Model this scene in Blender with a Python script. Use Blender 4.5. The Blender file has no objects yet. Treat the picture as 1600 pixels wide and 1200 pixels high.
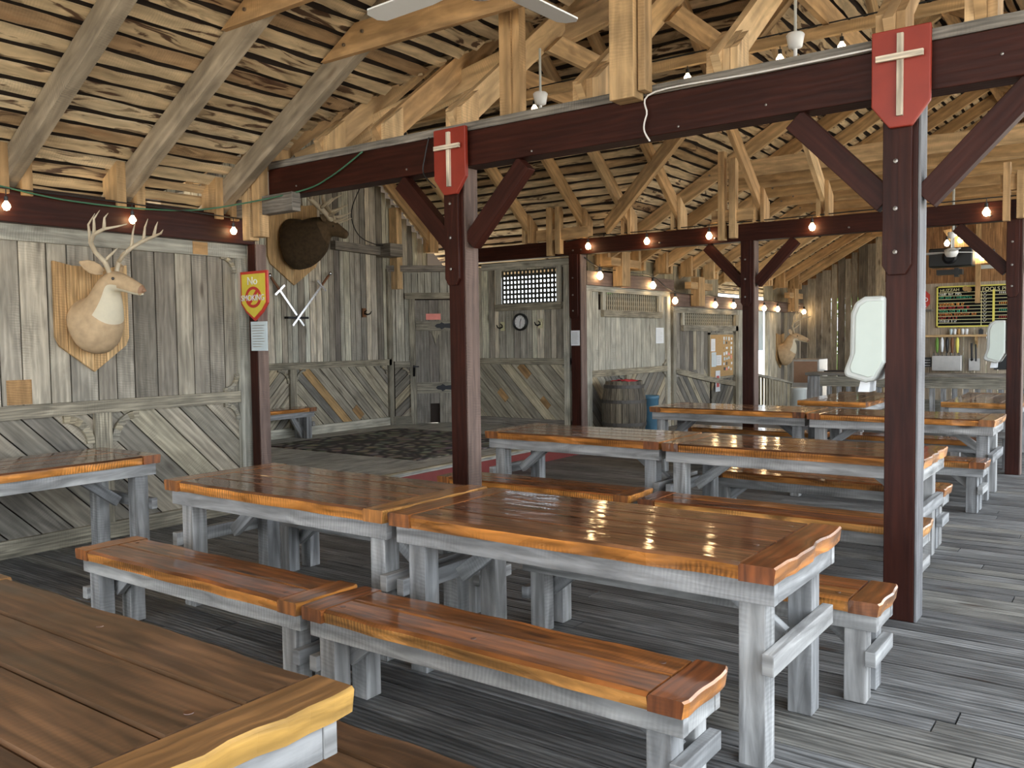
import bpy, bmesh, math, random
from mathutils import Vector, Matrix, noise as mnoise
random.seed(7)
C = bpy.context.scene
COL = C.collection
# ------------------------------------------------------------------ camera
F, PITCH, ROLL, YAW, CH = 1358.88, -0.05116, -0.013471, 0.628803, 1.5617
cy, sy = math.cos(YAW), math.sin(YAW)
fwd = Vector((-sy * math.cos(PITCH), cy * math.cos(PITCH), math.sin(PITCH)))
right0 = Vector((cy, sy, 0)); up0 = right0.cross(fwd)
rt = math.cos(ROLL) * right0 + math.sin(ROLL) * up0
upv = -math.sin(ROLL) * right0 + math.cos(ROLL) * up0
cam = bpy.data.cameras.new('camera'); camo = bpy.data.objects.new('camera', cam); COL.objects.link(camo)
cam.sensor_width = 36; cam.lens = F / 1600 * 36; cam.clip_start = 0.05; cam.clip_end = 300
M = Matrix((rt, upv, -fwd)).transposed().to_4x4(); M.translation = (0, 0, CH)
camo.matrix_world = M
C.camera = camo
# ------------------------------------------------------------------ world, sun, exposure
W = bpy.data.worlds.new('sky'); C.world = W; W.use_nodes = True
bg = W.node_tree.nodes['Background']; bg.inputs[0].default_value = (0.83, 0.915, 1.0, 1); bg.inputs[1].default_value = 2.6
sun = bpy.data.lights.new('sun', 'SUN'); sun.energy = 9; sun.angle = 0.01; sun.color = (1, .93, .82)
so = bpy.data.objects.new('sun', sun); COL.objects.link(so)
so.rotation_euler = Vector((0.45, -0.55, -1.0)).to_track_quat('-Z', 'Y').to_euler()
C.view_settings.view_transform = 'Standard'; C.view_settings.look = 'None'
C.view_settings.gamma = 1; C.view_settings.use_curve_mapping = False
C.view_settings.exposure = .95
C.cycles.max_bounces = 7; C.cycles.diffuse_bounces = 5; C.cycles.glossy_bounces = 3
C.cycles.sample_clamp_indirect = 6; C.cycles.use_denoising = True
C.cycles.caustics_reflective = False; C.cycles.caustics_refractive = False

# ------------------------------------------------------------------ materials
def newmat(name):
    m = bpy.data.materials.new(name); m.use_nodes = True
    nt = m.node_tree; b = nt.nodes['Principled BSDF']
    return m, nt, b
def plain(name, col, rough=.6, metal=0, coat=0, emit=0, ecol=None, var=.12, scale=12, bump=.1, spec=.5):
    m, nt, b = newmat(name); N = nt.nodes; L = nt.links
    tc = N.new('ShaderNodeTexCoord'); no = N.new('ShaderNodeTexNoise'); no.inputs['Scale'].default_value = scale
    no.inputs['Detail'].default_value = 5
    L.new(tc.outputs['Object'], no.inputs['Vector'])
    mr = N.new('ShaderNodeMapRange'); mr.inputs[3].default_value = 1 - var * 1.6; mr.inputs[4].default_value = 1 + var * 1.6
    L.new(no.outputs['Fac'], mr.inputs[0])
    mx = N.new('ShaderNodeVectorMath'); mx.operation = 'SCALE'; mx.inputs[0].default_value = col[:3]
    L.new(mr.outputs[0], mx.inputs['Scale']); L.new(mx.outputs[0], b.inputs['Base Color'])
    b.inputs['Roughness'].default_value = rough; b.inputs['Metallic'].default_value = metal
    b.inputs['Coat Weight'].default_value = coat; b.inputs['Specular IOR Level'].default_value = spec
    if bump:
        bp = N.new('ShaderNodeBump'); bp.inputs['Strength'].default_value = bump; bp.inputs['Distance'].default_value = .01
        L.new(no.outputs['Fac'], bp.inputs['Height']); L.new(bp.outputs[0], b.inputs['Normal'])
    if emit:
        b.inputs['Emission Color'].default_value = (*(ecol or col)[:3], 1); b.inputs['Emission Strength'].default_value = emit
    return m
def ramp(nt, pts, interp='LINEAR'):
    r = nt.nodes.new('ShaderNodeValToRGB'); r.color_ramp.interpolation = interp
    e = r.color_ramp.elements
    while len(e) < len(pts): e.new(.5)
    for i, (p, c) in enumerate(pts): e[i].position = p; e[i].color = (*c, 1) if len(c) == 3 else c
    return r
def wood(name, palette, gdark=.5, gcon=1.0, rough=.75, coat=0, coatr=.08, knots=.5, saw=.15, bump=.35, blotch=.35, across=16, along=1.0, bark=0, wave=0, spec=.4, dkcol=(.03, .014, .006), fine=.5):
    m, nt, b = newmat(name); N = nt.nodes; L = nt.links
    def math_(op, a, bb=None, cl=False):
        n = N.new('ShaderNodeMath'); n.operation = op; n.use_clamp = cl
        for i, v in enumerate((a, bb)):
            if v is None: continue
            if isinstance(v, (int, float)): n.inputs[i].default_value = v
            else: L.new(v, n.inputs[i])
        return n.outputs[0]
    def mrng(v, a, bb, c, d):
        n = N.new('ShaderNodeMapRange'); L.new(v, n.inputs[0])
        for i, x in enumerate((a, bb, c, d)): n.inputs[i + 1].default_value = x
        return n.outputs[0]
    uv = N.new('ShaderNodeUVMap'); geo = N.new('ShaderNodeNewGeometry'); oi = N.new('ShaderNodeObjectInfo')
    rnd = math_('FRACT', math_('ADD', geo.outputs['Random Per Island'], math_('MULTIPLY', oi.outputs['Random'], 3.7)))
    cx = N.new('ShaderNodeCombineXYZ'); L.new(math_('MULTIPLY', rnd, 37.0), cx.inputs[0]); L.new(math_('MULTIPLY', rnd, 91.0), cx.inputs[1]); L.new(math_('MULTIPLY', rnd, 13.0), cx.inputs[2])
    av = N.new('ShaderNodeVectorMath'); L.new(uv.outputs[0], av.inputs[0]); L.new(cx.outputs[0], av.inputs[1])
    def tex(sx, sy_, scale, detail=5, dist=0.0):
        mp = N.new('ShaderNodeMapping'); mp.inputs['Scale'].default_value = (sx, sy_, 1); L.new(av.outputs[0], mp.inputs[0])
        t = N.new('ShaderNodeTexNoise'); t.inputs['Scale'].default_value = scale; t.inputs['Detail'].default_value = detail
        t.inputs['Distortion'].default_value = dist; L.new(mp.outputs[0], t.inputs['Vector']); return t.outputs['Fac']
    grain = tex(along, across, 2.2, 6, 1.2)
    mpw = N.new('ShaderNodeMapping'); mpw.inputs['Scale'].default_value = (.10, 1, 1); L.new(av.outputs[0], mpw.inputs[0])
    wg = N.new('ShaderNodeTexWave'); wg.bands_direction = 'Y'; wg.inputs['Scale'].default_value = across * .7; wg.inputs['Distortion'].default_value = 5.5; wg.inputs['Detail'].default_value = 4; wg.inputs['Detail Scale'].default_value = 2.2
    L.new(mpw.outputs[0], wg.inputs['Vector']); finen = wg.outputs['Fac']
    blot = tex(1.6, 3.2, 1.6, 4, .6)
    pal = ramp(nt, palette); L.new(rnd, pal.inputs[0])
    g = mrng(grain, .33, .67, gdark, 1.22)
    f = mrng(finen, .1, .9, 1 - .42 * fine, 1 + .22 * fine)
    bl = mrng(blot, .3, .7, 1 - blotch, 1 + blotch)
    val = math_('MULTIPLY', math_('MULTIPLY', g, f), bl)
    if saw:
        mp = N.new('ShaderNodeMapping'); mp.inputs['Scale'].default_value = (1, .35, 1); mp.inputs['Rotation'].default_value = (0, 0, .25); L.new(av.outputs[0], mp.inputs[0])
        wv = N.new('ShaderNodeTexWave'); wv.inputs['Scale'].default_value = 17; wv.inputs['Distortion'].default_value = 6; wv.inputs['Detail'].default_value = 2
        wv.inputs['Detail Scale'].default_value = 1.5
        L.new(mp.outputs[0], wv.inputs['Vector'])
        msk = mrng(tex(1.2, 2.5, 1.3, 2, .3), .48, .62, 0, 1)
        val = math_('MULTIPLY', val, math_('ADD', 1.0, math_('MULTIPLY', msk, mrng(wv.outputs['Fac'], 0, 1, -saw, saw * .6))))
    sc = N.new('ShaderNodeVectorMath'); sc.operation = 'SCALE'; L.new(pal.outputs[0], sc.inputs[0]); L.new(val, sc.inputs['Scale'])
    col = sc.outputs[0]
    def mixc(fac, a, c2):
        mx = N.new('ShaderNodeMix'); mx.data_type = 'RGBA'; L.new(fac, mx.inputs[0]); L.new(a, mx.inputs[6]); mx.inputs[7].default_value = (*c2, 1); return mx.outputs[2]
    if knots:
        mp = N.new('ShaderNodeMapping'); mp.inputs['Scale'].default_value = (1.3, 4.2, 1); L.new(av.outputs[0], mp.inputs[0])
        vo = N.new('ShaderNodeTexVoronoi'); vo.inputs['Scale'].default_value = 1.0; L.new(mp.outputs[0], vo.inputs['Vector'])
        kf = mrng(vo.outputs['Distance'], .05, .13, knots, 0)
        col = mixc(kf, col, dkcol)
    if bark:
        bn = tex(1.3, 6, 1.9, 7, 1.4)
        kf = math_('MULTIPLY', mrng(bn, .53, .60, 0, .92), mrng(tex(.7, .8, 1.3, 1, 0), .46, .54, .12, 1))
        col = mixc(kf, col, (.06, .022, .01))
        bn2 = tex(1.1, 5, 1.7, 6, 1.0)
        col = mixc(mrng(bn2, .6, .75, 0, .55), col, (.30, .13, .05))
    L.new(col, b.inputs['Base Color'])
    b.inputs['Roughness'].default_value = rough; b.inputs['Specular IOR Level'].default_value = spec
    bp = N.new('ShaderNodeBump'); bp.inputs['Strength'].default_value = bump; bp.inputs['Distance'].default_value = .006
    L.new(math_('ADD', grain, math_('MULTIPLY', finen, .5)), bp.inputs['Height']); L.new(bp.outputs[0], b.inputs['Normal'])
    if coat:
        b.inputs['Coat IOR'].default_value = 1.65
        b.inputs['Coat Weight'].default_value = coat; b.inputs['Coat Roughness'].default_value = coatr
        cb = N.new('ShaderNodeBump'); cb.inputs['Strength'].default_value = .10; cb.inputs['Distance'].default_value = .02
        w1 = tex(2.2, 5, 2.0, 2, .3); L.new(w1, cb.inputs['Height']); L.new(cb.outputs[0], b.inputs['Coat Normal'])
        rr = mrng(blot, .35, .7, coatr, coatr * 2.6); L.new(rr, b.inputs['Coat Roughness'])
    return m
def G(*v): return tuple(v)
wall_pal = [(0, G(.32, .285, .23)), (.14, G(.15, .135, .11)), (.28, G(.47, .42, .33)), (.42, G(.22, .205, .18)), (.55, G(.52, .46, .35)), (.68, G(.27, .25, .21)), (.8, G(.12, .105, .09)), (.92, G(.58, .52, .40)), (1, G(.34, .29, .20))]
m_wall = wood('weathered_barn_wood', wall_pal, gdark=.74, knots=.6, saw=.14, blotch=.26, bump=.5, across=9, fine=.32)
m_wall_lift = wood('barn_wood_stage_lift', [(p, tuple(min(.66, c * 1.38) for c in col)) for p, col in wall_pal], gdark=.76, knots=.6, saw=.14, blotch=.26, bump=.5, across=9, fine=.32)  # wall palette brightened to make up for the dim light on the stage
m_wallpale = wood('pale_barn_wood', [(0, G(.40, .38, .31)), (.5, G(.52, .49, .40)), (1, G(.34, .33, .28))], gdark=.72, saw=.15, across=9, fine=.32, blotch=.25)
m_diag = wood('diagonal_barn_wood', [(0, G(.24, .215, .17)), (.2, G(.38, .33, .25)), (.4, G(.13, .12, .105)), (.6, G(.29, .26, .20)), (.78, G(.17, .155, .13)), (.93, G(.42, .37, .26)), (1, G(.34, .21, .09))], gdark=.72, saw=.12, across=9, fine=.35, blotch=.26)
m_diag_lift = wood('diagonal_barn_wood_stage_lift', [(0, G(.33, .295, .22)), (.2, G(.50, .43, .31)), (.4, G(.17, .16, .14)), (.6, G(.40, .35, .26)), (.78, G(.24, .22, .185)), (.93, G(.52, .45, .31)), (1, G(.42, .26, .11))], gdark=.72, saw=.12, across=9, fine=.35, blotch=.26)  # diagonal boards with the missing stage light put into their colour
m_trim = wood('trim_boards', [(0, G(.33, .29, .21)), (.5, G(.27, .25, .20)), (1, G(.38, .32, .21))], gdark=.6, saw=.1)
m_floor = wood('weathered_deck_boards', [(0, G(.145, .145, .142)), (.3, G(.20, .20, .198)), (.6, G(.10, .10, .10)), (.85, G(.22, .212, .19)), (1, G(.155, .15, .14))], gdark=.5, across=15, knots=.75, saw=.0, blotch=.38, bump=.8, rough=.6, spec=.45, fine=.75)
m_stage = wood('stage_boards', [(0, G(.36, .35, .31)), (1, G(.45, .43, .37))], gdark=.7, knots=.2, saw=0)
m_raf = wood('sawn_rafter_timber', [(0, G(.54, .36, .18)), (.35, G(.42, .26, .12)), (.65, G(.62, .43, .23)), (1, G(.46, .28, .13))], gdark=.80, knots=.6, saw=.10, blotch=.22, across=5, fine=.3, dkcol=(.10, .04, .015))
m_rafgrey = wood('greyed_rafter_timber', [(0, G(.38, .31, .22)), (1, G(.31, .255, .185))], gdark=.82, knots=.5, saw=.16, blotch=.28, across=5, fine=.3, dkcol=(.10, .05, .02))
m_lath = wood('waney_roof_lath', [(0, G(.60, .46, .28)), (.5, G(.70, .56, .36)), (.85, G(.50, .36, .20)), (1, G(.40, .26, .14))], gdark=.78, knots=.0, saw=.08, blotch=.2, across=5, bark=.8, fine=.25)
m_top = wood('varnished_cedar_top', [(0, G(.21, .082, .035)), (.3, G(.13, .045, .019)), (.6, G(.27, .115, .048)), (1, G(.17, .060, .025))], gdark=.42, gcon=1, rough=.45, coat=1, coatr=.05, knots=.8, saw=.10, blotch=.42, across=10, bump=.15, dkcol=(.02, .006, .002))
m_top2 = wood('varnished_bench_top', [(0, G(.30, .095, .022)), (.3, G(.20, .055, .014)), (.6, G(.38, .14, .032)), (1, G(.24, .07, .017))], gdark=.42, rough=.45, coat=1, coatr=.05, knots=.85, saw=.12, blotch=.42, across=8, bump=.15, dkcol=(.02, .006, .002))
m_plug = plain('dark_wood_plug', (.10, .032, .010), .35, coat=.6)
m_hoop = plain('dull_barrel_hoop', (.10, .09, .08), .6, .7)
m_edge = wood('varnished_live_edge', [(0, G(.62, .25, .05)), (.5, G(.52, .19, .035)), (1, G(.72, .34, .09))], gdark=.36, rough=.4, coat=.8, coatr=.15, knots=.9, saw=.40, blotch=.42, across=5, bump=.8, dkcol=(.04, .01, .004))
m_endb = wood('varnished_end_board', [(0, G(.34, .12, .026)), (.5, G(.22, .062, .015)), (1, G(.40, .16, .036))], gdark=.5, rough=.45, coat=1, coatr=.05, knots=.8, saw=.08, blotch=.35, across=9, bump=.15, dkcol=(.02, .006, .002))
m_topw = wood('worn_cedar_top', [(0, G(.125, .058, .025)), (.4, G(.085, .038, .016)), (1, G(.165, .08, .033))], gdark=.42, rough=.5, coat=.55, coatr=.28, knots=.7, saw=.12, blotch=.35, across=9, bump=.2, dkcol=(.05, .02, .006))
m_endw = wood('worn_end_board', [(0, G(.27, .135, .045)), (1, G(.24, .115, .038))], gdark=.55, rough=.5, coat=.5, coatr=.25, knots=.7, saw=.12, blotch=.3, across=9, bump=.2)
m_edgew = wood('worn_live_edge', [(0, G(.42, .235, .055)), (1, G(.46, .26, .06))], gdark=.6, rough=.5, coat=.5, coatr=.25, knots=.6, saw=.15, blotch=.4, across=5, bump=.8)
m_patch = wood('tan_repair_patch', [(0, G(.40, .235, .10)), (1, G(.34, .20, .085))], gdark=.7, knots=.3, across=6, fine=.3)
m_leg = wood('grey_rough_sawn_post', [(0, G(.31, .31, .31)), (.35, G(.235, .235, .235)), (.7, G(.38, .375, .365)), (1, G(.29, .28, .27))], gdark=.62, knots=.85, saw=.11, blotch=.25, across=7, bump=.6, fine=.35)
m_maroon = wood('maroon_painted_timber', [(0, G(.040, .0095, .0052)), (1, G(.032, .008, .0045))], gdark=.75, rough=.5, knots=.25, saw=.03, blotch=.2, across=10, bump=.15, spec=.2, fine=.3)
m_browng = wood('faded_brown_timber', [(0, G(.17, .115, .095)), (1, G(.15, .10, .08))], gdark=.8, rough=.7, knots=.2, saw=.15, blotch=.2, across=7, fine=.3)
m_plaque = wood('plaque_oak', [(0, G(.52, .33, .15)), (.5, G(.62, .42, .21)), (1, G(.44, .27, .12))], gdark=.75, knots=.3, saw=.12, blotch=.18)
m_strip = wood('grey_painted_strip', [(0, G(.17, .168, .17)), (1, G(.15, .147, .15))], gdark=.8, knots=.2, saw=.04, across=6, fine=.3)
m_grey = wood('grey_plate_board', [(0, G(.25, .22, .185)), (1, G(.21, .19, .16))], gdark=.6, knots=.3)
m_barwall = wood('beige_bar_panelling', [(0, G(.42, .35, .26)), (1, G(.36, .29, .21))], gdark=.85, knots=.1, saw=0, blotch=.12)
m_warmwall = wood('warm_gable_boards', [(0, G(.30, .15, .06)), (.5, G(.24, .11, .04)), (1, G(.36, .19, .08))], gdark=.6)
m_barrel = wood('barrel_staves', [(0, G(.17, .14, .10)), (.5, G(.12, .10, .075)), (1, G(.21, .175, .12))], gdark=.5, knots=.2, saw=0)
m_dark = plain('dark_shingle_and_backing', (.035, .024, .018), .9)  # roof underside, also the dark sheets set behind walls
m_red = plain('red_shield_paint', (.27, .028, .013), .5, var=.15, scale=9)
m_redriser = plain('red_riser_paint', (.22, .04, .035), .6)
m_crossw = wood('cross_lath', [(0, G(.62, .54, .42)), (1, G(.56, .48, .37))], gdark=.7, knots=0, saw=0)
m_metal = plain('dark_bolt_metal', (.30, .28, .26), .4, 1)
m_iron = plain('black_iron', (.015, .015, .017), .45, .6)
m_steel = plain('polished_steel', (.75, .75, .76), .22, 1, bump=0)
m_white = plain('white_plastic', (.52, .54, .51), .35, var=.03)
m_whitep = plain('white_paper', (.80, .82, .84), .7, var=.04)
m_bluep = plain('bluish_sleeve_paper', (.62, .72, .76), .25, var=.12, scale=6)
m_pink = plain('pink_note', (.85, .30, .25), .7)
m_black = plain('black_plastic', (.012, .013, .013), .4)
m_green = plain('green_cable', (.05, .16, .09), .5)
m_wire = plain('white_wire', (.75, .72, .68), .5)
m_bulb = plain('glowing_bulb', (1, .8, .5), .3, emit=16, ecol=(1, .68, .34), bump=0)
m_bulbc = plain('round_bar_bulb', (1, .85, .6), .3, emit=5, ecol=(1, .78, .48), bump=0)
m_fan = plain('white_fan_enamel', (.80, .81, .80), .35, var=.02)
m_bulbw = plain('dim_clear_bulb', (1, .9, .7), .3, emit=5, ecol=(1, .78, .5), bump=0)
m_deer = plain('tan_deer_hide', (.50, .36, .215), .85, var=.25, scale=14, bump=.5)
m_throat = plain('white_throat_hide', (.64, .58, .44), .85, var=.08, scale=14, bump=.4)
m_muz = plain('brown_muzzle', (.30, .17, .10), .6)
m_antler = plain('bone_antler', (.56, .48, .35), .5, var=.2, scale=18)
m_elk = plain('dark_elk_hide', (.055, .034, .015), .9, var=.5, scale=20, bump=.8)
m_elkface = plain('brown_elk_face', (.095, .06, .028), .85, var=.4, scale=18, bump=.6)
m_eye = plain('glass_eye', (.01, .008, .008), .08, coat=1, bump=0)
m_yellow = plain('yellow_sign_paint', (.72, .60, .07), .55, var=.1)
m_signred = plain('red_sign_paint', (.52, .045, .03), .5, var=.1)
m_blue = plain('blue_painted_can', (.07, .17, .25), .5)
m_cloth = plain('red_cloth', (.50, .015, .03), .8)
m_mug = plain('cream_paint', (.62, .58, .36), .5)
m_cork = plain('cork', (.50, .31, .13), .9, scale=60, var=.2)
m_handle = plain('sword_grip_leather', (.20, .08, .03), .6)
m_clock = plain('white_clock_face', (.8, .8, .8), .4, var=.02)
m_stainless = plain('stainless_panel', (.50, .48, .45), .35, .8)
m_ground = plain('sunlit_gravel', (.50, .44, .35), .95, scale=3)
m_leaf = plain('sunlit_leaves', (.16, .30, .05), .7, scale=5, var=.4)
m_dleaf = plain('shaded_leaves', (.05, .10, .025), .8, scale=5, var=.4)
m_trunk = plain('tree_bark', (.12, .08, .05), .9)
m_ply = wood('plywood_sheathing', [(0, G(.32, .27, .18)), (1, G(.28, .24, .15))], gdark=.8, knots=.1, saw=0)
# rug: cobble patterned mat
m_rug, _nt, _b = newmat('cobble_pattern_rug'); _N = _nt.nodes; _L = _nt.links
_tc = _N.new('ShaderNodeTexCoord'); _vo = _N.new('ShaderNodeTexVoronoi'); _vo.feature = 'DISTANCE_TO_EDGE'; _vo.inputs['Scale'].default_value = 4.5
_L.new(_tc.outputs['Object'], _vo.inputs['Vector'])
_n2 = _N.new('ShaderNodeTexNoise'); _n2.inputs['Scale'].default_value = 5; _n2.inputs['Detail'].default_value = 6; _L.new(_tc.outputs['Object'], _n2.inputs['Vector'])
_r = ramp(_nt, [(0, (.05, .042, .033)), (.10, (.10, .085, .068)), (.2, (.36, .32, .25)), (1, (.50, .44, .35))]); _L.new(_vo.outputs['Distance'], _r.inputs[0])
_mx = _N.new('ShaderNodeMix'); _mx.data_type = 'RGBA'; _mx.blend_type = 'MULTIPLY'; _mx.inputs[0].default_value = .8
_L.new(_r.outputs[0], _mx.inputs[6]); _L.new(_n2.outputs['Color'], _mx.inputs[7]); _L.new(_mx.outputs[2], _b.inputs['Base Color']); _b.inputs['Roughness'].default_value = .95

# ------------------------------------------------------------------ helpers
def V(*a): return Vector(a)
class MB:
    def __init__(s): s.v = []; s.f = []; s.uv = []; s.mi = []
    def face(s, vs, uvs, mi=0):
        b = len(s.v); s.v += [Vector(x) for x in vs]; s.f.append(list(range(b, b + len(vs)))); s.uv.append(list(uvs)); s.mi.append(mi)
    def poly(s, idx, uvs, mi=0): s.f.append(list(idx)); s.uv.append(list(uvs)); s.mi.append(mi)
    def beam(s, p0, p1, w, h, up=(0, 0, 1), mi=0, cut0=0, cut1=0):
        """box from p0 to p1 (centre line); w sideways, h along up; cut = extra length of the bottom edge at an end"""
        p0 = Vector(p0); p1 = Vector(p1); d = (p1 - p0); Ln = d.length; d.normalize(); up = Vector(up)
        if abs(d.dot(up.normalized())) > .98: up = Vector((0, 1, 0)) if abs(d.y) < .9 else Vector((1, 0, 0))
        sd = d.cross(up).normalized(); u = sd.cross(d).normalized()
        b = len(s.v); ou, ov = random.random() * 9, random.random() * 9
        for k, (p, ct) in enumerate(((p0, -cut0), (p1, cut1))):
            for a, c in ((-1, -1), (1, -1), (1, 1), (-1, 1)):
                s.v.append(p + sd * (a * w / 2) + u * (c * h / 2) + (d * ct if c < 0 else Vector((0, 0, 0))))
        per = [0, w, w + h, 2 * w + h, 2 * w + 2 * h]
        for i in range(4):
            j = (i + 1) % 4
            s.poly((b + i, b + j, b + 4 + j, b + 4 + i), ((ou, ov + per[i]), (ou, ov + per[i + 1]), (ou + Ln, ov + per[i + 1]), (ou + Ln, ov + per[i])), mi)
        for q, r in (((b + 3, b + 2, b + 1, b), 0), ((b + 4, b + 5, b + 6, b + 7), 1)):
            s.poly(q, ((ou, ov), (ou + w * .2, ov), (ou + w * .2, ov + h), (ou, ov + h)), mi)
    def box(s, x0, x1, y0, y1, z0, z1, axis=None, mi=0):
        d = (x1 - x0, y1 - y0, z1 - z0)
        if axis is None: axis = max(range(3), key=lambda i: d[i])
        c = ((x0 + x1) / 2, (y0 + y1) / 2, (z0 + z1) / 2)
        if axis == 0: s.beam((x0, c[1], c[2]), (x1, c[1], c[2]), d[1], d[2], mi=mi)
        elif axis == 1: s.beam((c[0], y0, c[2]), (c[0], y1, c[2]), d[0], d[2], mi=mi)
        else: s.beam((c[0], c[1], z0), (c[0], c[1], z1), d[0], d[1], up=(0, 1, 0), mi=mi)
    def prism(s, pts, O, U, Vv, Nn, t, grain=(0, 1), mi=0, mside=None):
        """pts 2-D outline in (U,V) from O, extruded t along Nn; grain direction in 2-D"""
        O = Vector(O); U = Vector(U); Vv = Vector(Vv); Nn = Vector(Nn)
        a = sum(pts[i][0] * pts[(i + 1) % len(pts)][1] - pts[(i + 1) % len(pts)][0] * pts[i][1] for i in range(len(pts)))
        if a < 0: pts = pts[::-1]
        if U.cross(Vv).dot(Nn) < 0: pts = pts[::-1]
        g = Vector(grain).normalized(); n = len(pts); b = len(s.v); ou, ov = random.random() * 9, random.random() * 9
        for k in (0, t):
            for p in pts: s.v.append(O + U * p[0] + Vv * p[1] + Nn * k)
        uvs = [(p[0] * g.x + p[1] * g.y + ou, -p[0] * g.y + p[1] * g.x + ov) for p in pts]
        s.poly(range(b + n, b + 2 * n), uvs, mi); s.poly(range(b + n - 1, b - 1, -1), uvs[::-1], mi)
        ms = mi if mside is None else mside
        for i in range(n):
            j = (i + 1) % n
            s.poly((b + i, b + j, b + n + j, b + n + i), (uvs[i], uvs[j], (uvs[j][0], uvs[j][1] + t), (uvs[i][0], uvs[i][1] + t)), ms)
    def tube(s, pts, r, n=8, cap=True, mi=0):
        pts = [Vector(p) for p in pts]; rr = r if isinstance(r, (list, tuple)) else [r] * len(pts)
        b = len(s.v); prev = None
        for i, p in enumerate(pts):
            d = (pts[min(i + 1, len(pts) - 1)] - pts[max(i - 1, 0)]).normalized()
            if prev is None:
                a = d.orthogonal().normalized()
            else:
                a = (prev - d * prev.dot(d)); a = a.normalized() if a.length > 1e-6 else d.orthogonal().normalized()
            prev = a; c = d.cross(a)
            for k in range(n):
                th = 2 * math.pi * k / n; s.v.append(p + (a * math.cos(th) + c * math.sin(th)) * rr[i])
        for i in range(len(pts) - 1):
            for k in range(n):
                k2 = (k + 1) % n
                s.poly((b + i * n + k, b + i * n + k2, b + (i + 1) * n + k2, b + (i + 1) * n + k), ((i * .1, k * .02), (i * .1, k * .02 + .02), (i * .1 + .1, k * .02 + .02), (i * .1 + .1, k * .02)), mi)
        if cap:
            s.poly([b + k for k in range(n)][::-1], [(0, 0)] * n, mi); e = b + (len(pts) - 1) * n
            s.poly([e + k for k in range(n)], [(0, 0)] * n, mi)
    def lathe(s, c, prof, n=24, axis='z', mi=0):
        """prof: list of (r, h) ; axis z / x / y ; islands joined"""
        c = Vector(c); b = len(s.v)
        ax = {'z': (V(1, 0, 0), V(0, 1, 0), V(0, 0, 1)), 'x': (V(0, 1, 0), V(0, 0, 1), V(1, 0, 0)), 'y': (V(0, 0, 1), V(1, 0, 0), V(0, 1, 0))}[axis]
        for r, h in prof:
            for k in range(n):
                th = 2 * math.pi * k / n; s.v.append(c + ax[0] * (r * math.cos(th)) + ax[1] * (r * math.sin(th)) + ax[2] * h)
        for i in range(len(prof) - 1):
            for k in range(n):
                k2 = (k + 1) % n
                s.poly((b + i * n + k, b + i * n + k2, b + (i + 1) * n + k2, b + (i + 1) * n + k),
                       ((prof[i][1], k * .1), (prof[i][1], k * .1 + .1), (prof[i + 1][1], k * .1 + .1), (prof[i + 1][1], k * .1)), mi)
        for i, rev in ((0, True), (len(prof) - 1, False)):
            if prof[i][0] > 1e-4:
                q = [b + i * n + k for k in range(n)]; s.poly(q[::-1] if rev else q, [(0, 0)] * n, mi)
    def build(s, name, mat, parent=None, bevel=0, smooth=False, subd=0):
        me = bpy.data.meshes.new(name)
        off = parent_world(parent) if parent is not None else V(0, 0, 0)
        org = V(0, 0, 0)
        if parent is None and s.v:
            xs = [v.x for v in s.v]; ys = [v.y for v in s.v]; zs = [v.z for v in s.v]
            org = V((min(xs) + max(xs)) / 2, (min(ys) + max(ys)) / 2, min(zs))
            off = org
        me.from_pydata([tuple(v - off) for v in s.v], [], s.f)
        ul = me.uv_layers.new(name='UVMap'); fl = []
        for uv in s.uv:
            for a in uv: fl += [a[0], a[1]]
        ul.data.foreach_set('uv', fl)
        mats = mat if isinstance(mat, (list, tuple)) else [mat]
        for m_ in mats: me.materials.append(m_)
        me.polygons.foreach_set('material_index', s.mi)
        if smooth: me.polygons.foreach_set('use_smooth', [True] * len(s.f))
        me.update()
        o = bpy.data.objects.new(name, me); COL.objects.link(o)
        if parent is not None: o.parent = parent
        else: o.location = org
        if bevel:
            bv = o.modifiers.new('bevel', 'BEVEL'); bv.width = bevel; bv.segments = 2; bv.limit_method = 'ANGLE'; bv.angle_limit = .6
        if subd:
            sd = o.modifiers.new('sub', 'SUBSURF'); sd.levels = subd; sd.render_levels = subd
        return o
def parent_world(p):
    v = V(0, 0, 0)
    while p is not None: v = v + Vector(p.location); p = p.parent
    return v
def tag(o, label, cat, group=None, kind=None):
    if label: o['label'] = label
    if cat: o['category'] = cat
    if group: o['group'] = group
    if kind: o['kind'] = kind
    return o
def thing(name, label, cat, loc=(0, 0, 0), group=None):
    o = bpy.data.objects.new(name, None); o.empty_display_size = .1; COL.objects.link(o); o.location = loc
    return tag(o, label, cat, group)
def struct(mb, name, mat, label=None, **k):
    o = mb.build(name, mat, **k); o['kind'] = 'structure'
    if label: o['label'] = label
    return o
kids = {}
def dup(root, loc, label, group=None):
    def cp(o, par):
        c = o.copy(); COL.objects.link(c)
        if par is not None: c.parent = par
        for ch in [x for x in bpy.data.objects if x.parent == o and x != c and not x.get('_n')]: cp(ch, c)
        return c
    src = list(root.children)
    r = root.copy(); COL.objects.link(r); r.location = loc; r['label'] = label
    if group: r['group'] = group
    for ch in src:
        c = ch.copy(); COL.objects.link(c); c.parent = r
        for g in list(ch.children):
            d = g.copy(); COL.objects.link(d); d.parent = c
    return r
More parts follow.
